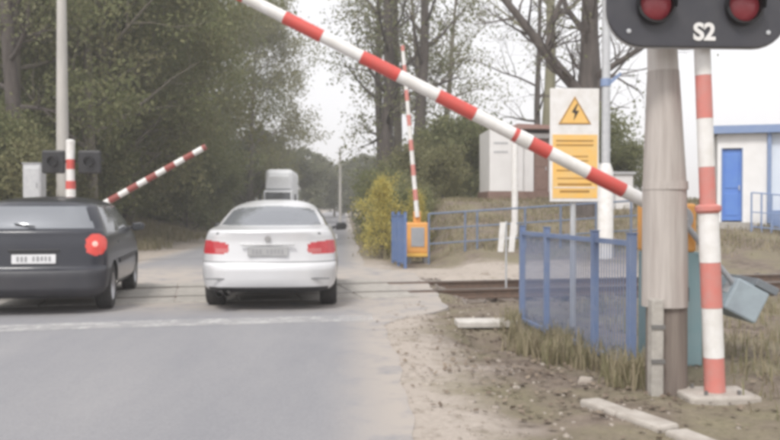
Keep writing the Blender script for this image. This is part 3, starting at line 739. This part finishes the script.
def mirror(parent, x, y, z, m, s):
    MB().tube([(x - s * .10, y, z - .04), (x, y, z)], [.03, .022], 8).build('mirror_arm', 'car_trim', parent)
    o = MB().prism([(x + s * .0, z - .06), (x + s * .17, z - .05), (x + s * .19, z + .02), (x + s * .15, z + .07), (x + s * .01, z + .06)], y - .02, y + .08).build('mirror', m, parent, bevel=.02)
    MB().prism([(x + s * .02, z - .045), (x + s * .155, z - .04), (x + s * .165, z + .02), (x + s * .14, z + .05), (x + s * .025, z + .045)], y - .026, y - .0205).build('mirror_glass', 'glass_dark', o)
def number_plate(parent, x, y, z, m, w=.52, h=.115, tilt=0):
    mt = Matrix.Translation((x, y, z)) @ Matrix.Rotation(R(tilt), 4, 'X')
    p = MB().box(-w / 2, w / 2, -.012, 0, -h / 2, h / 2, mt).build('number_plate', m, parent, bevel=.004)
    q = random.Random(5); xx = -w / 2 + .06
    while xx < w / 2 - .05:
        if not (-.02 < xx - (-w / 2 + .2) < .03):
            MB().box(xx, xx + q.uniform(.022, .03), -.0145, -.0125, -h * q.uniform(.2, .3), h * .28, mt).build('mark', 'plate_mark', p)
        xx += .047
def seats(t, y0, y1, z, w):
    for y, xs_ in ((y0, (-.5, 0, .5)), (y1, (-.36, .36))):
        for x in xs_:
            b = MB().box(x * 1 - .22, x + .22, y, y + .14, z - .45, z + .02).build('seat', 'seat_fabric', t, bevel=.05)
            MB().box(x - .12, x + .12, y + .02, y + .10, z + .06, z + .22).build('headrest', 'seat_fabric', b, bevel=.03)

def sedan():
    t = thing('sedan_car', 'white four door sedan driving over the crossing with brake lights lit', 'car', (-1.0, 10.85, 0), R(1.0))
    rows = [(.245, .24, 4.62, .74, .16, .04), (.29, .08, 4.74, .84, .24, .08), (.345, .02, 4.80, .89, .32, .13), (.44, .0, 4.83, .915, .36, .16), (.54, .0, 4.83, .923, .36, .16),
            (.60, .012, 4.81, .923, .36, .16), (.635, .04, 4.80, .921, .36, .16), (.66, .055, 4.79, .919, .36, .16), (.80, .075, 4.70, .910, .36, .16), (.92, .085, 4.48, .890, .36, .16),
            (1.00, .08, 4.05, .862, .34, .16), (1.04, .075, 3.70, .840, .34, .16), (1.065, .10, 3.55, .822, .34, .15), (1.085, .24, 3.46, .805, .34, .12), (1.10, .48, 3.36, .785, .34, .09),
            (1.115, .58, 3.28, .765, .36, .09), (1.15, .68, 3.16, .745, .36, .10), (1.24, .88, 2.94, .700, .40, .13), (1.33, 1.10, 2.70, .635, .40, .15), (1.39, 1.30, 2.50, .565, .40, .15),
            (1.43, 1.50, 2.34, .475, .36, .11), (1.462, 1.70, 2.20, .35, .28, .06), (1.48, 1.85, 2.08, .19, .12, .0)]
    def cls(c, n):
        x, y, z = c.T; ax = np.abs(x); ids = np.ones(len(c), int)
        rear = (n[:, 1] < -.25); side = np.abs(n[:, 0]) > .55
        ids[(y < 1.0) & (z < .64)] = 2                                           # rear bumper
        lid = (z > .655) & (y < .62) & (ax < .66) & (z < 1.10); ids[lid] = 3
        tl = (np.abs((ax - .735) / .225) ** 3 + np.abs((z - .835 - .05 * (ax - .7)) / .088) ** 3 < 1) & (y < .6)
        ids[tl & (x < 0)] = 4; ids[tl & (x > 0)] = 5
        hwz = .745 - (z - 1.15) * .60
        ids[(z > 1.115) & (z < 1.385) & (y < 1.45) & (ax < hwz - .075) & rear] = 6
        ids[(z > 1.13) & (z < 1.385) & (y > 2.2) & (ax < hwz - .05) & (n[:, 1] > .25)] = 7
        for s, k in ((-1, 8), (1, 10)):
            ss = side & (x * s > 0) & (z > 1.105) & (z < 1.375)
            zf = (z - 1.1) / .28
            ids[ss & (y > 1.05 + .30 * zf) & (y < 1.82)] = k
            ids[ss & (y > 1.92) & (y < 3.02 - .62 * zf)] = k + 1
        ids[(z > .60) & (z < .76) & (y > 4.4) & (ax > .5) & (x < 0)] = 12; ids[(z > .60) & (z < .76) & (y > 4.4) & (ax > .5) & (x > 0)] = 13
        for wy in (.98, 3.87):
            ids[((y - wy) ** 2 + (z - .32) ** 2 < .365 ** 2) & (ax > .6) & (z < .7)] = 0
        ids[(z < .335) & (y < .8) & (ax < .78)] = 14
        seam = (ids <= 3) & (ids > 0) & (y < .45) & (((np.abs(ax - .665) < .008) & (z > .66) & (z < 1.06)) | ((np.abs(z - .648) < .0065) & rear))
        ids[seam] = 15
        # inner reversing lamp strip of each tail light
        ids[(ids == 4) & (np.abs(z - .80) < .022) & (ax < .70)] = 16; ids[(ids == 5) & (np.abs(z - .80) < .022) & (ax < .70)] = 17
        return ids
    P = {1: ('body', 'car_white'), 2: ('rear_bumper', 'car_white'), 3: ('boot_lid', 'car_white'), 4: ('tail_light', 'tail_lit'), 5: ('tail_light', 'tail_lit'), 6: ('rear_window', 'car_glass'), 7: ('windscreen', 'car_glass'),
         8: ('side_window', 'car_glass'), 9: ('side_window', 'car_glass'), 10: ('side_window', 'car_glass'), 11: ('side_window', 'car_glass'), 12: ('headlight', 'lens_clear'), 13: ('headlight', 'lens_clear'), 14: ('diffuser', 'car_trim'), 15: ('shut_line', 'shut_line'), 16: ('reversing_lamp', 'lamp_pink'), 17: ('reversing_lamp', 'lamp_pink')}
    out = car_shell(rows, cls, P, t)
    MB().box(-.72, .72, .30, 4.5, .25, .60).build('underbody', 'car_trim', t)
    MB().box(-.58, .58, .35, 4.3, .601, .85).build('cabin_floor', 'seat_fabric', t)
    for x in (-.78, .78):
        for y in (.98, 3.87): wheel(t, x, y, .32, .235, 1 if x > 0 else -1)
    number_plate(out[3], 0, .052, .79, 'plate_grey', tilt=-2)
    MB().box(-.35, .35, .030, .066, .870, .892).build('handle_strip', 'chrome', out[3], bevel=.006)
    MB().lathe([(.0, .012), (.036, .012), (.041, .006), (.041, .0)], 24, Matrix.Translation((0, .056, .955)) @ Matrix.Rotation(R(90), 4, 'X')).build('badge', 'rail_head', out[3], True)
    for x in (-.62, -.52):
        MB().tube([(x, .02, .245), (x, .4, .245)], .038, 16, False).build('exhaust_pipe', 'steel_band', t, True)
    for x in (-.68, .68): MB().box(x - .12, x + .12, .06, .085, .43, .445).build('reflector', 'shut_line', out[2])
    mirror(t, .90, 3.0, 1.05, 'car_trim', 1); mirror(t, -.90, 3.0, 1.05, 'car_trim', -1)
    for s in (-1, 1):
        for y in (1.75, 2.85): MB().box(s * .905 - .012, s * .905 + .012, y - .1, y + .1, .90, .925).build('door_handle', 'car_white', t, bevel=.005)
    seats(t, 1.35, 2.35, 1.08, .7)
sedan()

def hatchback():
    t = thing('hatchback_car', 'dark navy hatchback with lit tail lamp driving left of the white sedan', 'car', (-3.86, 10.55, 0), R(7.5))
    rows = [(.22, .18, 4.0, .74, .16, .03), (.28, .05, 4.12, .82, .2, .06), (.36, .0, 4.18, .862, .24, .09), (.48, .0, 4.20, .875, .25, .10), (.56, .015, 4.18, .88, .25, .10), (.59, .05, 4.16, .88, .24, .10),
            (.62, .075, 4.14, .88, .24, .10), (.75, .085, 4.02, .878, .23, .10), (.90, .095, 3.72, .868, .22, .10), (1.00, .11, 3.42, .85, .22, .10), (1.05, .115, 3.28, .832, .22, .10), (1.10, .16, 3.18, .815, .22, .10),
            (1.20, .225, 2.98, .775, .22, .10), (1.30, .30, 2.76, .73, .22, .10), (1.38, .38, 2.55, .69, .22, .10), (1.42, .44, 2.42, .65, .28, .11), (1.455, .56, 2.26, .58, .30, .10), (1.485, .80, 2.05, .48, .28, .07), (1.505, 1.10, 1.80, .34, .2, .03), (1.515, 1.30, 1.62, .18, .1, .0)]
    def cls(c, n):
        x, y, z = c.T; ax = np.abs(x); ids = np.ones(len(c), int)
        rear = (n[:, 1] < -.25); side = np.abs(n[:, 0]) > .55
        ids[(y < .75) & (z < .585)] = 2
        ids[(z > .60) & (y < .50) & (ax < .64) & (z < 1.44)] = 3
        tl = (np.abs((ax - .72) / .115) ** 2.4 + np.abs((z - .89) / .135) ** 2.4 < 1) & (y < .42)
        ids[tl & (x < 0)] = 4; ids[tl & (x > 0)] = 5
        hwz = .815 - (z - 1.1) * .43
        ids[(z > 1.10) & (z < 1.38) & (y < .7) & (ax < hwz - .13) & rear] = 6
        ids[(z > 1.12) & (z < 1.42) & (y > 2.2) & (ax < hwz - .05) & (n[:, 1] > .25)] = 7
        for s, k in ((-1, 8), (1, 10)):
            ss = side & (x * s > 0) & (z > 1.04) & (z < 1.40); zf = (z - 1.04) / .36
            ids[ss & (y > .52 + .12 * zf) & (y < 1.42)] = k
            ids[ss & (y > 1.52) & (y < 3.0 - .55 * zf)] = k + 1
        ids[(z > .60) & (z < .80) & (y > 3.75) & (ax > .5) & (x < 0)] = 12; ids[(z > .60) & (z < .80) & (y > 3.75) & (ax > .5) & (x > 0)] = 13
        for wy in (.80, 3.38): ids[((y - wy) ** 2 + (z - .31) ** 2 < .35 ** 2) & (ax > .6) & (z < .68)] = 0
        return ids
    P = {1: ('body', 'car_navy'), 2: ('rear_bumper', 'bumper_dark'), 3: ('tailgate', 'car_navy'), 4: ('tail_light', 'tail_lit_bright'), 5: ('tail_light', 'tail_lit_bright'), 6: ('rear_window', 'car_glass'), 7: ('windscreen', 'car_glass'),
         8: ('side_window', 'car_glass'), 9: ('side_window', 'car_glass'), 10: ('side_window', 'car_glass'), 11: ('side_window', 'car_glass'), 12: ('headlight', 'lens_clear'), 13: ('headlight', 'lens_clear')}
    out = car_shell(rows, cls, P, t)
    MB().box(-.70, .70, .30, 3.9, .26, .58).build('underbody', 'car_trim', t)
    MB().box(-.60, .60, .35, 3.6, .581, .82).build('cabin_floor', 'seat_fabric', t)
    for x in (-.75, .75):
        for y in (.80, 3.38): wheel(t, x, y, .31, .20, 1 if x > 0 else -1)
    number_plate(out[3], 0, .076, .72, 'plate_white', tilt=-3)
    MB().box(-.30, .30, .060, .092, .815, .84).build('handle_strip', 'car_trim', out[3], bevel=.006)
    for k in (4, 5):
        s = -1 if k == 4 else 1
        MB().lathe([(.0, .02), (.028, .016), (.036, .0)], 20, Matrix.Translation((s * .715, .165, .90)) @ Matrix.Rotation(R(90), 4, 'X') @ Matrix.Rotation(R(s * 12), 4, 'Y')).build('bulb', 'tail_core', out[k], True)
    MB().tube([(0, .145, 1.125), (-.25, .19, 1.16)], .009, 6).build('wiper', 'car_trim', out[3])
    MB().tube([(-.55, .05, .26), (-.55, .4, .26)], .03, 12, False).build('exhaust_pipe', 'steel_band', t, True)
    mirror(t, .87, 2.75, 1.06, 'car_navy', 1); mirror(t, -.87, 2.75, 1.06, 'car_navy', -1)
    for s in (-1, 1):
        MB().box(s * .868 - .012, s * .868 + .012, 1.15, 1.35, .88, .905).build('door_handle', 'car_navy', t, bevel=.005)
        MB().box(s * .885 - .01, s * .885 + .012, 1.2, 3.0, .60, .66).build('rubbing_strip', 'bumper_dark', t)
    seats(t, .95, 1.95, 1.05, .7)
hatchback()

def truck():
    t = thing('box_truck', 'white box truck approaching far down the road', 'truck', (-4.65, 58, 0))
    MB().box(-1.0, 1.0, 1.6, 8.0, .95, 4.05).build('cargo_box', 'truck_white', t, bevel=.3)
    MB().prism([(-.95, 2.62), (.95, 2.62), (.75, 3.6), (-.75, 3.6)], .9, 1.55).build('roof_fairing', 'truck_white', t, bevel=.1)
    c = MB().prism([(0.0, .5), (-.05, 1.2), (.12, 1.35), (.45, 2.5), (1.55, 2.6), (1.55, .5)], -1.0, 1.0, axis='x').build('cab', 'truck_white', t, bevel=.06)
    MB().prism([(.12, 1.42), (.40, 2.38), (.385, 2.39), (.095, 1.42)], -.86, .86, axis='x').build('windscreen', 'glass_dark', c)
    MB().box(-.8, .8, -.075, -.06, .75, 1.05).build('grille', 'grey_metal', c)
    for x in (-.85, .85): MB().box(x - .15, x + .15, -.08, -.055, .72, .92).build('headlight', 'lens_clear', c)
    MB().box(-.9, .9, .3, 7.8, .55, .94).build('chassis', 'car_trim', t)
    for x in (-.95, .95):
        for y in (.85, 6.2): wheel(t, x, y, .46, .28, 1 if x > 0 else -1)
        MB().box(x * 1.27 - .06, x * 1.27 + .06, .25, .35, 1.7, 2.25).build('mirror', 'car_trim', t)
truck()

# ------------------------------------------------------------------ buildings
def station():
    g = .93
    t = thing('station_building', 'white flat roofed building with blue fascia and blue door on the right bank', 'building', (10.46, 23.0, 0), R(-20))
    # front wall with a door opening
    for x0, x1, z0, z1, m in ((0, .10, g - .5, 3.42, 'wall_white'), (.66, 1.32, g - .5, 3.42, 'wall_white'), (.10, .66, 3.02, 3.42, 'wall_white'), (1.34, 7.5, g - .5, 3.42, 'wall_pale_blue')):
        MB().box(x0, x1, 0 if m == 'wall_white' else .06, .25, z0, z1).build('wall', m, t)
    MB().box(0, .25, .251, 6, g - .5, 3.42).build('wall', 'wall_white', t)
    MB().box(7.25, 7.5, .251, 6, g - .5, 3.42).build('wall', 'wall_white', t)
    MB().box(.251, 7.249, 5.75, 6, g - .5, 3.42).build('wall', 'wall_white', t)
    r = MB().box(-.12, 7.65, -.16, 6.12, 3.46, 3.58).build('roof', 'grey_metal', t)
    MB().box(-.16, 7.69, -.20, -.162, 3.42, 3.64).build('fascia', 'blue_trim', r)
    MB().box(-.16, -.122, -.16, 6.12, 3.42, 3.64).build('fascia', 'blue_trim', r)
    d = MB().box(.13, .63, .08, .13, g + .06, 2.99).build('door', 'blue_door', t)
    for z0, z1 in ((g + .2, 1.75), (1.9, 2.85)): MB().box(.20, .56, .065, .079, z0, z1).build('door_panel', 'blue_door', d, bevel=.008)
    MB().box(.56, .59, .03, .078, 1.85, 1.98).build('handle', 'galvanised', d)
    for x0, x1 in ((.101, .129), (.631, .659)): MB().box(x0, x1, -.01, .14, g, 3.02).build('door_frame', 'blue_trim', t)
    MB().box(-.1, .9, -.5, -.005, g - .4, g + .02).build('door_step', 'concrete', t, bevel=.02)
    MB().tube([(1.33, -.05, g), (1.33, -.05, 3.42)], .055, 12).build('downpipe', 'blue_trim', t, True)
    for x in (2.4, 4.4):
        w = MB().box(x, x + 1.2, .03, .059, 1.9, 2.9).build('window', 'blue_trim', t)
        for k in range(2): MB().box(x + .06 + .56 * k, x + .58 + .56 * k, .02, .029, 1.96, 2.84).build('pane', 'glass_dark', w)
    MB().box(1.4, 7.5, .02, .058, g - .5, g + .35).build('plinth', 'blue_trim', t)
station()
def cabin():
    g = 1.90
    t = thing('white_cabin', 'white cabin with brown door and thin reddish roof on the bank', 'cabin', (4.85, 28.0, 0))
    MB().box(0, 1.14, -.12, 2.0, g, 3.98).build('front_panel', 'cabin_white', t, bevel=.01)
    for z in (3.52, 3.22): MB().box(.14, .62, -.128, -.121, z - .035, z + .035).build('text_line', 'pale_grey', t)
    MB().box(1.141, 1.52, 0, 2.0, g, 3.86).build('wall', 'cabin_white', t)
    MB().box(2.06, 2.36, 0, 2.0, g, 3.86).build('wall', 'cabin_white', t)
    MB().box(1.521, 2.059, 0, 2.0, 3.70, 3.86).build('wall', 'cabin_white', t)
    MB().box(1.521, 2.059, 1.8, 2.0, g, 3.70).build('wall', 'cabin_white', t)
    d = MB().box(1.53, 2.05, .10, .15, g, 3.69).build('door', 'cabin_brown', t)
    MB().box(1.60, 1.98, .085, .099, 2.75, 3.5).build('door_panel', 'cabin_brown', d, bevel=.008)
    MB().box(1.60, 1.98, .085, .099, 1.95, 2.6).build('door_panel', 'cabin_brown', d, bevel=.008)
    MB().box(1.95, 1.98, .05, .084, 2.62, 2.74).build('handle', 'galvanised', d)
    MB().prism([(.85, 3.99), (2.55, 3.99), (2.5, 4.10), (.9, 4.16)], -.3, 2.3).build('roof', 'cabin_roof', t)
    MB().box(-.05, 1.30, -.13, 2.05, g - .45, g - .001).build('plinth', 'cabin_brown', t)
    MB().box(1.301, 2.45, -.05, 2.05, g - .35, g - .001).build('plinth', 'cabin_brown', t)
cabin()
def annex():
    t = thing('white_hut', 'small white hut with grey bands behind the steel pole on the bank', 'hut', (7.45, 25.0, 0))
    g = float(zt(7.7, 25)) - .3
    MB().box(0, 1.3, 0, 1.4, g, 2.36).build('wall', 'cabin_white', t, bevel=.01)
    MB().box(-.06, 1.36, -.06, 1.46, 2.362, 2.44).build('roof', 'pale_grey', t, bevel=.01)
    MB().box(-.01, 1.31, -.012, -.001, 1.85, 1.90).build('band', 'pale_grey', t)
    MB().box(.2, .75, -.02, -.001, g + .3, 1.8).build('door', 'pale_grey', t)
annex()

# ------------------------------------------------------------------ trees
def frame(d):
    a = d.orthogonal().normalized(); return a, d.cross(a)
def branch(mb, tips, rn, p, d, L_, r, lvl, maxl, curve=.25, nb=(3, 5), up=.1, sides=(9, 6, 4, 3)):
    k = 5 if lvl == 0 else 4; pts, rad = [p], [r]; q, dd = p.copy(), d.copy()
    for i in range(k):
        a, b = frame(dd); dd = (dd + a * rn.uniform(-curve, curve) + b * rn.uniform(-curve, curve) + Vector((0, 0, up))).normalized()
        q = q + dd * (L_ / k); pts.append(q.copy()); rad.append(r * (1 - .78 * (i + 1) / k))
    mb.tube(pts, rad, sides[min(lvl, 3)], cap=False)
    if lvl >= 1: tips.append((pts[-1], lvl)); 
    if lvl >= 2: tips.append((pts[2], lvl))
    if lvl < maxl:
        for _ in range(rn.randint(*nb)):
            s = rn.uniform(.3, 1.0); i = min(int(s * k), k - 1); f = s * k - i
            b0 = pts[i].lerp(pts[i + 1], f); ax = (pts[i + 1] - pts[i]).normalized(); a, b = frame(ax)
            t = rn.uniform(0, 6.28); sp = rn.uniform(.55, 1.0)
            nd = (ax * math.cos(sp) + (a * math.cos(t) + b * math.sin(t)) * math.sin(sp)).normalized()
            rr = (rad[i] + (rad[i + 1] - rad[i]) * f)
            branch(mb, tips, rn, b0, nd, L_ * rn.uniform(.45, .68), max(rr * .55, .006), lvl + 1, maxl, curve * 1.15, nb, up, sides)
def leaves(pts, per, spread, s0, s1, seed):
    st = np.random.RandomState(seed); P = np.repeat(np.array(pts), per, 0)
    P = P + st.normal(0, 1, P.shape) * spread
    n = len(P); U = st.normal(0, 1, (n, 3)); U /= np.linalg.norm(U, axis=1)[:, None]; W = np.cross(U, st.normal(0, 1, (n, 3))); W /= np.linalg.norm(W, axis=1)[:, None]
    sz = st.uniform(s0, s1, n)[:, None]; U *= sz; W *= sz * .6
    return np.stack([P - U, P - W, P + U, P + W], 1).reshape(-1, 3), np.arange(4 * n).reshape(-1, 4)
def make_tree(seed, H, r, limbs, start, llen, maxl, per, spread, s0, s1, bark, leaf, nb=(3, 5), spread_a=(.9, 1.35), up=.06, skip=0.0):
    rn = random.Random(seed); mb = MB(); tips = []
    pts, rad = [], []; q = Vector((0, 0, -.3)); dd = Vector((0, 0, 1))
    n = 10
    for i in range(n + 1):
        pts.append(q.copy()); rad.append(r * (1.35 if i == 0 else 1) * (1 - .82 * i / n))
        dd = (dd + Vector((rn.uniform(-.05, .05), rn.uniform(-.05, .05), .12))).normalized(); q = q + dd * ((H + .3) / n)
    mb.tube(pts, rad, 12, cap=False)
    for k in range(limbs):
        f = start + (1 - start) * (k + rn.random() * .8) / limbs; i = min(int(f * n), n - 1); b0 = pts[i].lerp(pts[i + 1], f * n - i)
        az = k * 2.4 + rn.uniform(-.4, .4); el = rn.uniform(*spread_a) * (1 - .45 * (f - start))
        d = Vector((math.cos(az) * math.sin(el), math.sin(az) * math.sin(el), math.cos(el)))
        taper = math.sin(math.pi * min(.97, .22 + .72 * (f - start) / (1 - start))) ** .7
        branch(mb, tips, rn, b0, d, llen * taper * rn.uniform(.8, 1.15), rad[i] * rn.uniform(.35, .5), 1, maxl, .22, nb, up)
    tr = mb.mesh('trunk', bark, True)
    if per:
        tp = [tuple(p) for p, l in tips if l >= maxl - 1 and rn.random() >= skip]
        V, F = leaves(tp, per, spread, s0, s1, seed); cw = np_mesh('crown', V, F, leaf)
    else: cw = None
    return tr, cw
def plant(name, label, cat, meshes, loc, rz, sc, group):
    t = thing(name, label, cat, loc, rz, group); t.scale = (sc[0], sc[0], sc[1])
    link('trunk', meshes[0], t)
    if meshes[1] is not None: link('crown', meshes[1], t)
    return t
A1 = make_tree(11, 13, .24, 22, .10, 4.6, 3, 36, .30, .05, .115, 'bark_grey', 'leaf_olive')
A2 = make_tree(12, 14, .26, 24, .08, 4.8, 3, 36, .32, .05, .115, 'bark_grey', 'leaf_brown')
A3 = make_tree(13, 12, .20, 20, .12, 4.4, 3, 32, .30, .06, .13, 'bark_dark', 'leaf_olive')
S1 = make_tree(31, 15, .28, 18, .30, 3.2, 3, 7, .28, .05, .11, 'bark_grey', 'leaf_pale', skip=.25)
S2 = make_tree(32, 17, .36, 20, .28, 3.4, 3, 7, .30, .05, .11, 'bark_dark', 'leaf_pale', skip=.25)
B1 = make_tree(41, 2.6, .06, 16, .05, 1.7, 2, 60, .22, .04, .09, 'bark_dark', 'leaf_olive', nb=(4, 6), spread_a=(.5, 1.2))
B2 = make_tree(42, 2.2, .06, 16, .05, 1.6, 2, 60, .22, .04, .09, 'bark_dark', 'leaf_brown', nb=(4, 6), spread_a=(.5, 1.2))
K1 = make_tree(51, 2.0, .03, 18, .04, 1.0, 2, 40, .12, .02, .045, 'bark_dark', 'blossom', nb=(4, 6), spread_a=(.3, .9))
F1 = make_tree(61, 12, .25, 18, .12, 4.2, 2, 60, .50, .16, .32, 'bark_grey', 'leaf_far', nb=(4, 6))
D1 = make_tree(71, 12, .20, 14, .30, 3.8, 3, 3, .15, .03, .07, 'bark_dark', 'leaf_pale', nb=(3, 5), skip=.5)

rf = random.Random(9)
forest = [(-8.3, 28, A1, .95), (-8.7, 31, A2, .95), (-11.6, 33, A3, 1.1), (-12.9, 36, A1, 1.0), (-9.4, 37, A1, 1.0), (-12.6, 40, A2, 1.1), (-10.0, 44, A3, 1.0), 
          (-10.6, 50, A1, 1.0), (-14, 48, A2, 1.15), (-7.4, 66, A2, 1.0), (-11.5, 60, A3, 1.1), (-9.8, 72, A1, 1.1)]
KIND = {id(A1): 'olive leaved tree in the dense wood left of the road', id(A2): 'brownish leaved tree in the dense wood left of the road', id(A3): 'dark barked olive tree in the dense wood left of the road'}
for x, y, me, s in forest:
    plant('leafy_tree', KIND[id(me)], 'tree', me, (x, y, float(zt(x, y)) - .05), rf.uniform(0, 6.28), (s, s * rf.uniform(.95, 1.1)), 'trees of the wood left of the road')
for x, y, me, s, r_ in ((-9.55, 25.2, S2, .8, .3), (-10.5, 27.0, S1, .85, 1.9), (-12.4, 30, S2, .9, 4.0), (-15.5, 38, S1, 1.0, 2.2), (-18.0, 42, S2, 1.0, 5.2)):
    plant('thin_wood_tree', 'thin leaved dark trunk behind the grey cabinet with sky showing through', 'tree', me, (x, y, float(zt(x, y)) - .05), r_, (s, s), 'thin trees behind the grey cabinet')
for k in range(34):
    x, y = rf.uniform(-17, -7.6), rf.uniform(22.5, 42); s = rf.uniform(.7, 1.2)
    plant('shrub', 'undergrowth shrub below the trees left of the road', 'shrub', (B1, B2)[k % 2], (x, y, float(zt(x, y)) - .05), rf.uniform(0, 6.28), (s, s), 'undergrowth left of the road')
for x, y, s in ((-8.2, 44, 1.3), (-9.6, 47, 1.5), (-7.6, 50, 1.2), (-11, 52, 1.6), (-8.8, 56, 1.4), (-13, 46, 1.5), (-15.5, 50, 1.7), (-10.2, 62, 1.6), (-7.6, 70, 1.3)):
    plant('shrub', 'broad bush deep in the wood behind the white box truck', 'shrub', B1, (x, y, float(zt(x, y)) - .05), y, (s, s), 'bushes deep in the left wood')
for x, y, me, s, h in ((1.75, 38, S2, 1.0, 1.0), (2.5, 40, S1, 1.0, 1.05), (3.15, 37, S2, .9, .95), (4.6, 46, S1, .9, .9), (6.0, 52, S1, 1.0, 1.0), (2.2, 47, S2, .9, 1.0)):
    plant('sparse_tree', 'tall thin leaved tree in the clump right of the far road', 'tree', me, (x, y, float(zt(x, y)) - .05), rf.uniform(0, 6.28), (s, h), 'tall trees right of the far road')
for x, y, s in ((-8, 78, .9), (-5.5, 92, .9), (-3.4, 105, .9), (-1.5, 118, .9), (1.0, 112, .9), (3.2, 95, .8), (5.5, 80, .7), (8.5, 72, .55), (11, 76, .5), (14, 82, .55), (-12, 70, 1.0), (-17, 66, 1.1), (3.2, 72, .5), (-.5, 135, .9), (18, 90, .6)):
    plant('distant_tree', 'hazy rounded tree far away at the end of the road', 'tree', F1, (x, y, 0), rf.uniform(0, 6.28), (s * .75, s * rf.uniform(.55, .68)), 'distant trees beyond the road')
for x, y, k, s in ((1.5, 24, 0, .55), (2.0, 27, 1, .7), (1.6, 31, 0, .8), (2.8, 33, 1, .9), (4.4, 34, 0, 1.0), (5.8, 36, 1, 1.0), (3.5, 30, 1, .6), (6.5, 41, 0, 1.1)):
    plant('shrub', 'low green brown bush beneath the tall trees on the right', 'shrub', (B1, B2)[k], (x, y, float(zt(x, y)) - .05), rf.uniform(0, 6.28), (s, s), 'bushes beneath the tall trees')
plant('flowering_shrub', 'large yellow blossoming shrub behind the short blue fence panel', 'shrub', K1, (1.0, 22.2, float(zt(1.0, 22.2)) - .05), .4, (.78, .86), None)
plant('flowering_shrub', 'small yellow blossoming shrub right behind the far orange barrier drive', 'shrub', K1, (1.95, 22.6, float(zt(1.95, 22.6)) - .05), 2.4, (.5, .74), None)
# the big bare tree behind the sign: main limbs laid out, twigs grown
def big_tree():
    x0, y0 = 7.0, 24.0; g = float(zt(x0, y0))
    t = thing('bare_tree', 'big dark bare tree forking behind the yellow warning board', 'tree', (x0, y0, 0))
    mb = MB(); tips = []; rn = random.Random(77)
    def limb(pts, rad, sides=12):
        pts = [Vector(p) for p in pts]; mb.tube(pts, rad, sides, cap=False)
        for i in range(1, len(pts)):
            for _ in range(4):
                b0 = pts[i - 1].lerp(pts[i], rn.random()); d = (pts[i] - pts[i - 1]).normalized(); a, b = frame(d); th = rn.uniform(0, 6.28)
                nd = (d * .7 + (a * math.cos(th) + b * math.sin(th)) * .8).normalized()
                branch(mb, tips, rn, b0, nd, rn.uniform(.9, 2.0), min(rad[i] * .45, .05), 2, 3, .3, (2, 4), .05, (8, 5, 4, 3))
    mb.tube([(0, 0, g - .3), (0, 0, g + .4), (.0, 0, 3.2), (0, 0, 4.4)], [.46, .34, .30, .32], 14, cap=False)
    limb([(0, 0, 4.3), (.08, 0, 5.6), (.10, 0, 7.4), (.2, .1, 9.5), (.5, .2, 12)], [.31, .27, .23, .17, .06])
    limb([(-.02, 0, 4.3), (-.5, -.2, 4.95), (-1.25, -.3, 5.75), (-1.8, -.3, 6.5), (-2.55, -.3, 7.4), (-3.4, -.2, 8.4)], [.22, .17, .15, .12, .10, .04], 10)
    limb([(-1.25, -.3, 5.75), (-1.1, -.4, 6.6), (-.75, -.5, 7.6), (-.5, -.5, 9)], [.10, .08, .06, .03], 8)
    limb([(.1, 0, 5.0), (.8, -.2, 5.5), (1.6, -.3, 6.0), (2.6, -.3, 6.9)], [.11, .09, .07, .03], 8)
    limb([(.1, 0, 6.2), (-.5, .3, 7.2), (-.9, .4, 8.6)], [.10, .08, .03], 8)
    link('trunk', mb.mesh('trunk', 'bark_dark', True), t)
    V, F = leaves([tuple(p) for p, l in tips if l >= 3 and rn.random() < .5], 4, .2, .03, .07, 5)
    link('crown', np_mesh('crown', V, F, 'leaf_pale'), t)
big_tree()
plant('mossy_tree', 'greenish mossy trunk standing behind the white cabin', 'tree', make_tree(81, 15, .27, 14, .33, 3.4, 3, 4, .2, .04, .08, 'bark_green', 'leaf_pale', skip=.4), (7.55, 31, 1.6), 1.0, (1, 1), None)
for x, y, s, rz in ((9.8, 31, .9, 1.0), (8.9, 38, 1.0, 2.0)):
    plant('slender_tree', 'thin bare branched tree behind the white hut', 'tree', D1, (x, y, float(zt(x, y)) - .1), rz, (s, s), 'thin trees behind the white hut')
for x, y, s in ((8.9, 29.5, .9), (9.6, 28.2, .6)):
    plant('shrub', 'green bush between the white hut and the station building', 'shrub', B1, (x, y, float(zt(x, y)) - .1), s * 3, (s, s), 'bushes by the white hut')

# ------------------------------------------------------------------ added haze volume, lifts dark tones in place of lens veil
m = bpy.data.materials.new('haze'); m.use_nodes = True; nt = m.node_tree; nt.nodes.clear()
o_ = nt.nodes.new('ShaderNodeOutputMaterial'); pv_ = nt.nodes.new('ShaderNodeVolumePrincipled')
pv_.inputs['Color'].default_value = (0.97, 0.965, 0.97, 1); pv_.inputs['Density'].default_value = 0.0022; pv_.inputs['Anisotropy'].default_value = 0.2
nt.links.new(pv_.outputs['Volume'], o_.inputs['Volume']); M['haze'] = m
hz = MB().box(-520, 520, -80, 620, -1.6, 21.5).build('haze', 'haze')
tag(hz, 'thin pale haze added over the whole crossing to imitate lens veil', 'haze', kind='stuff')
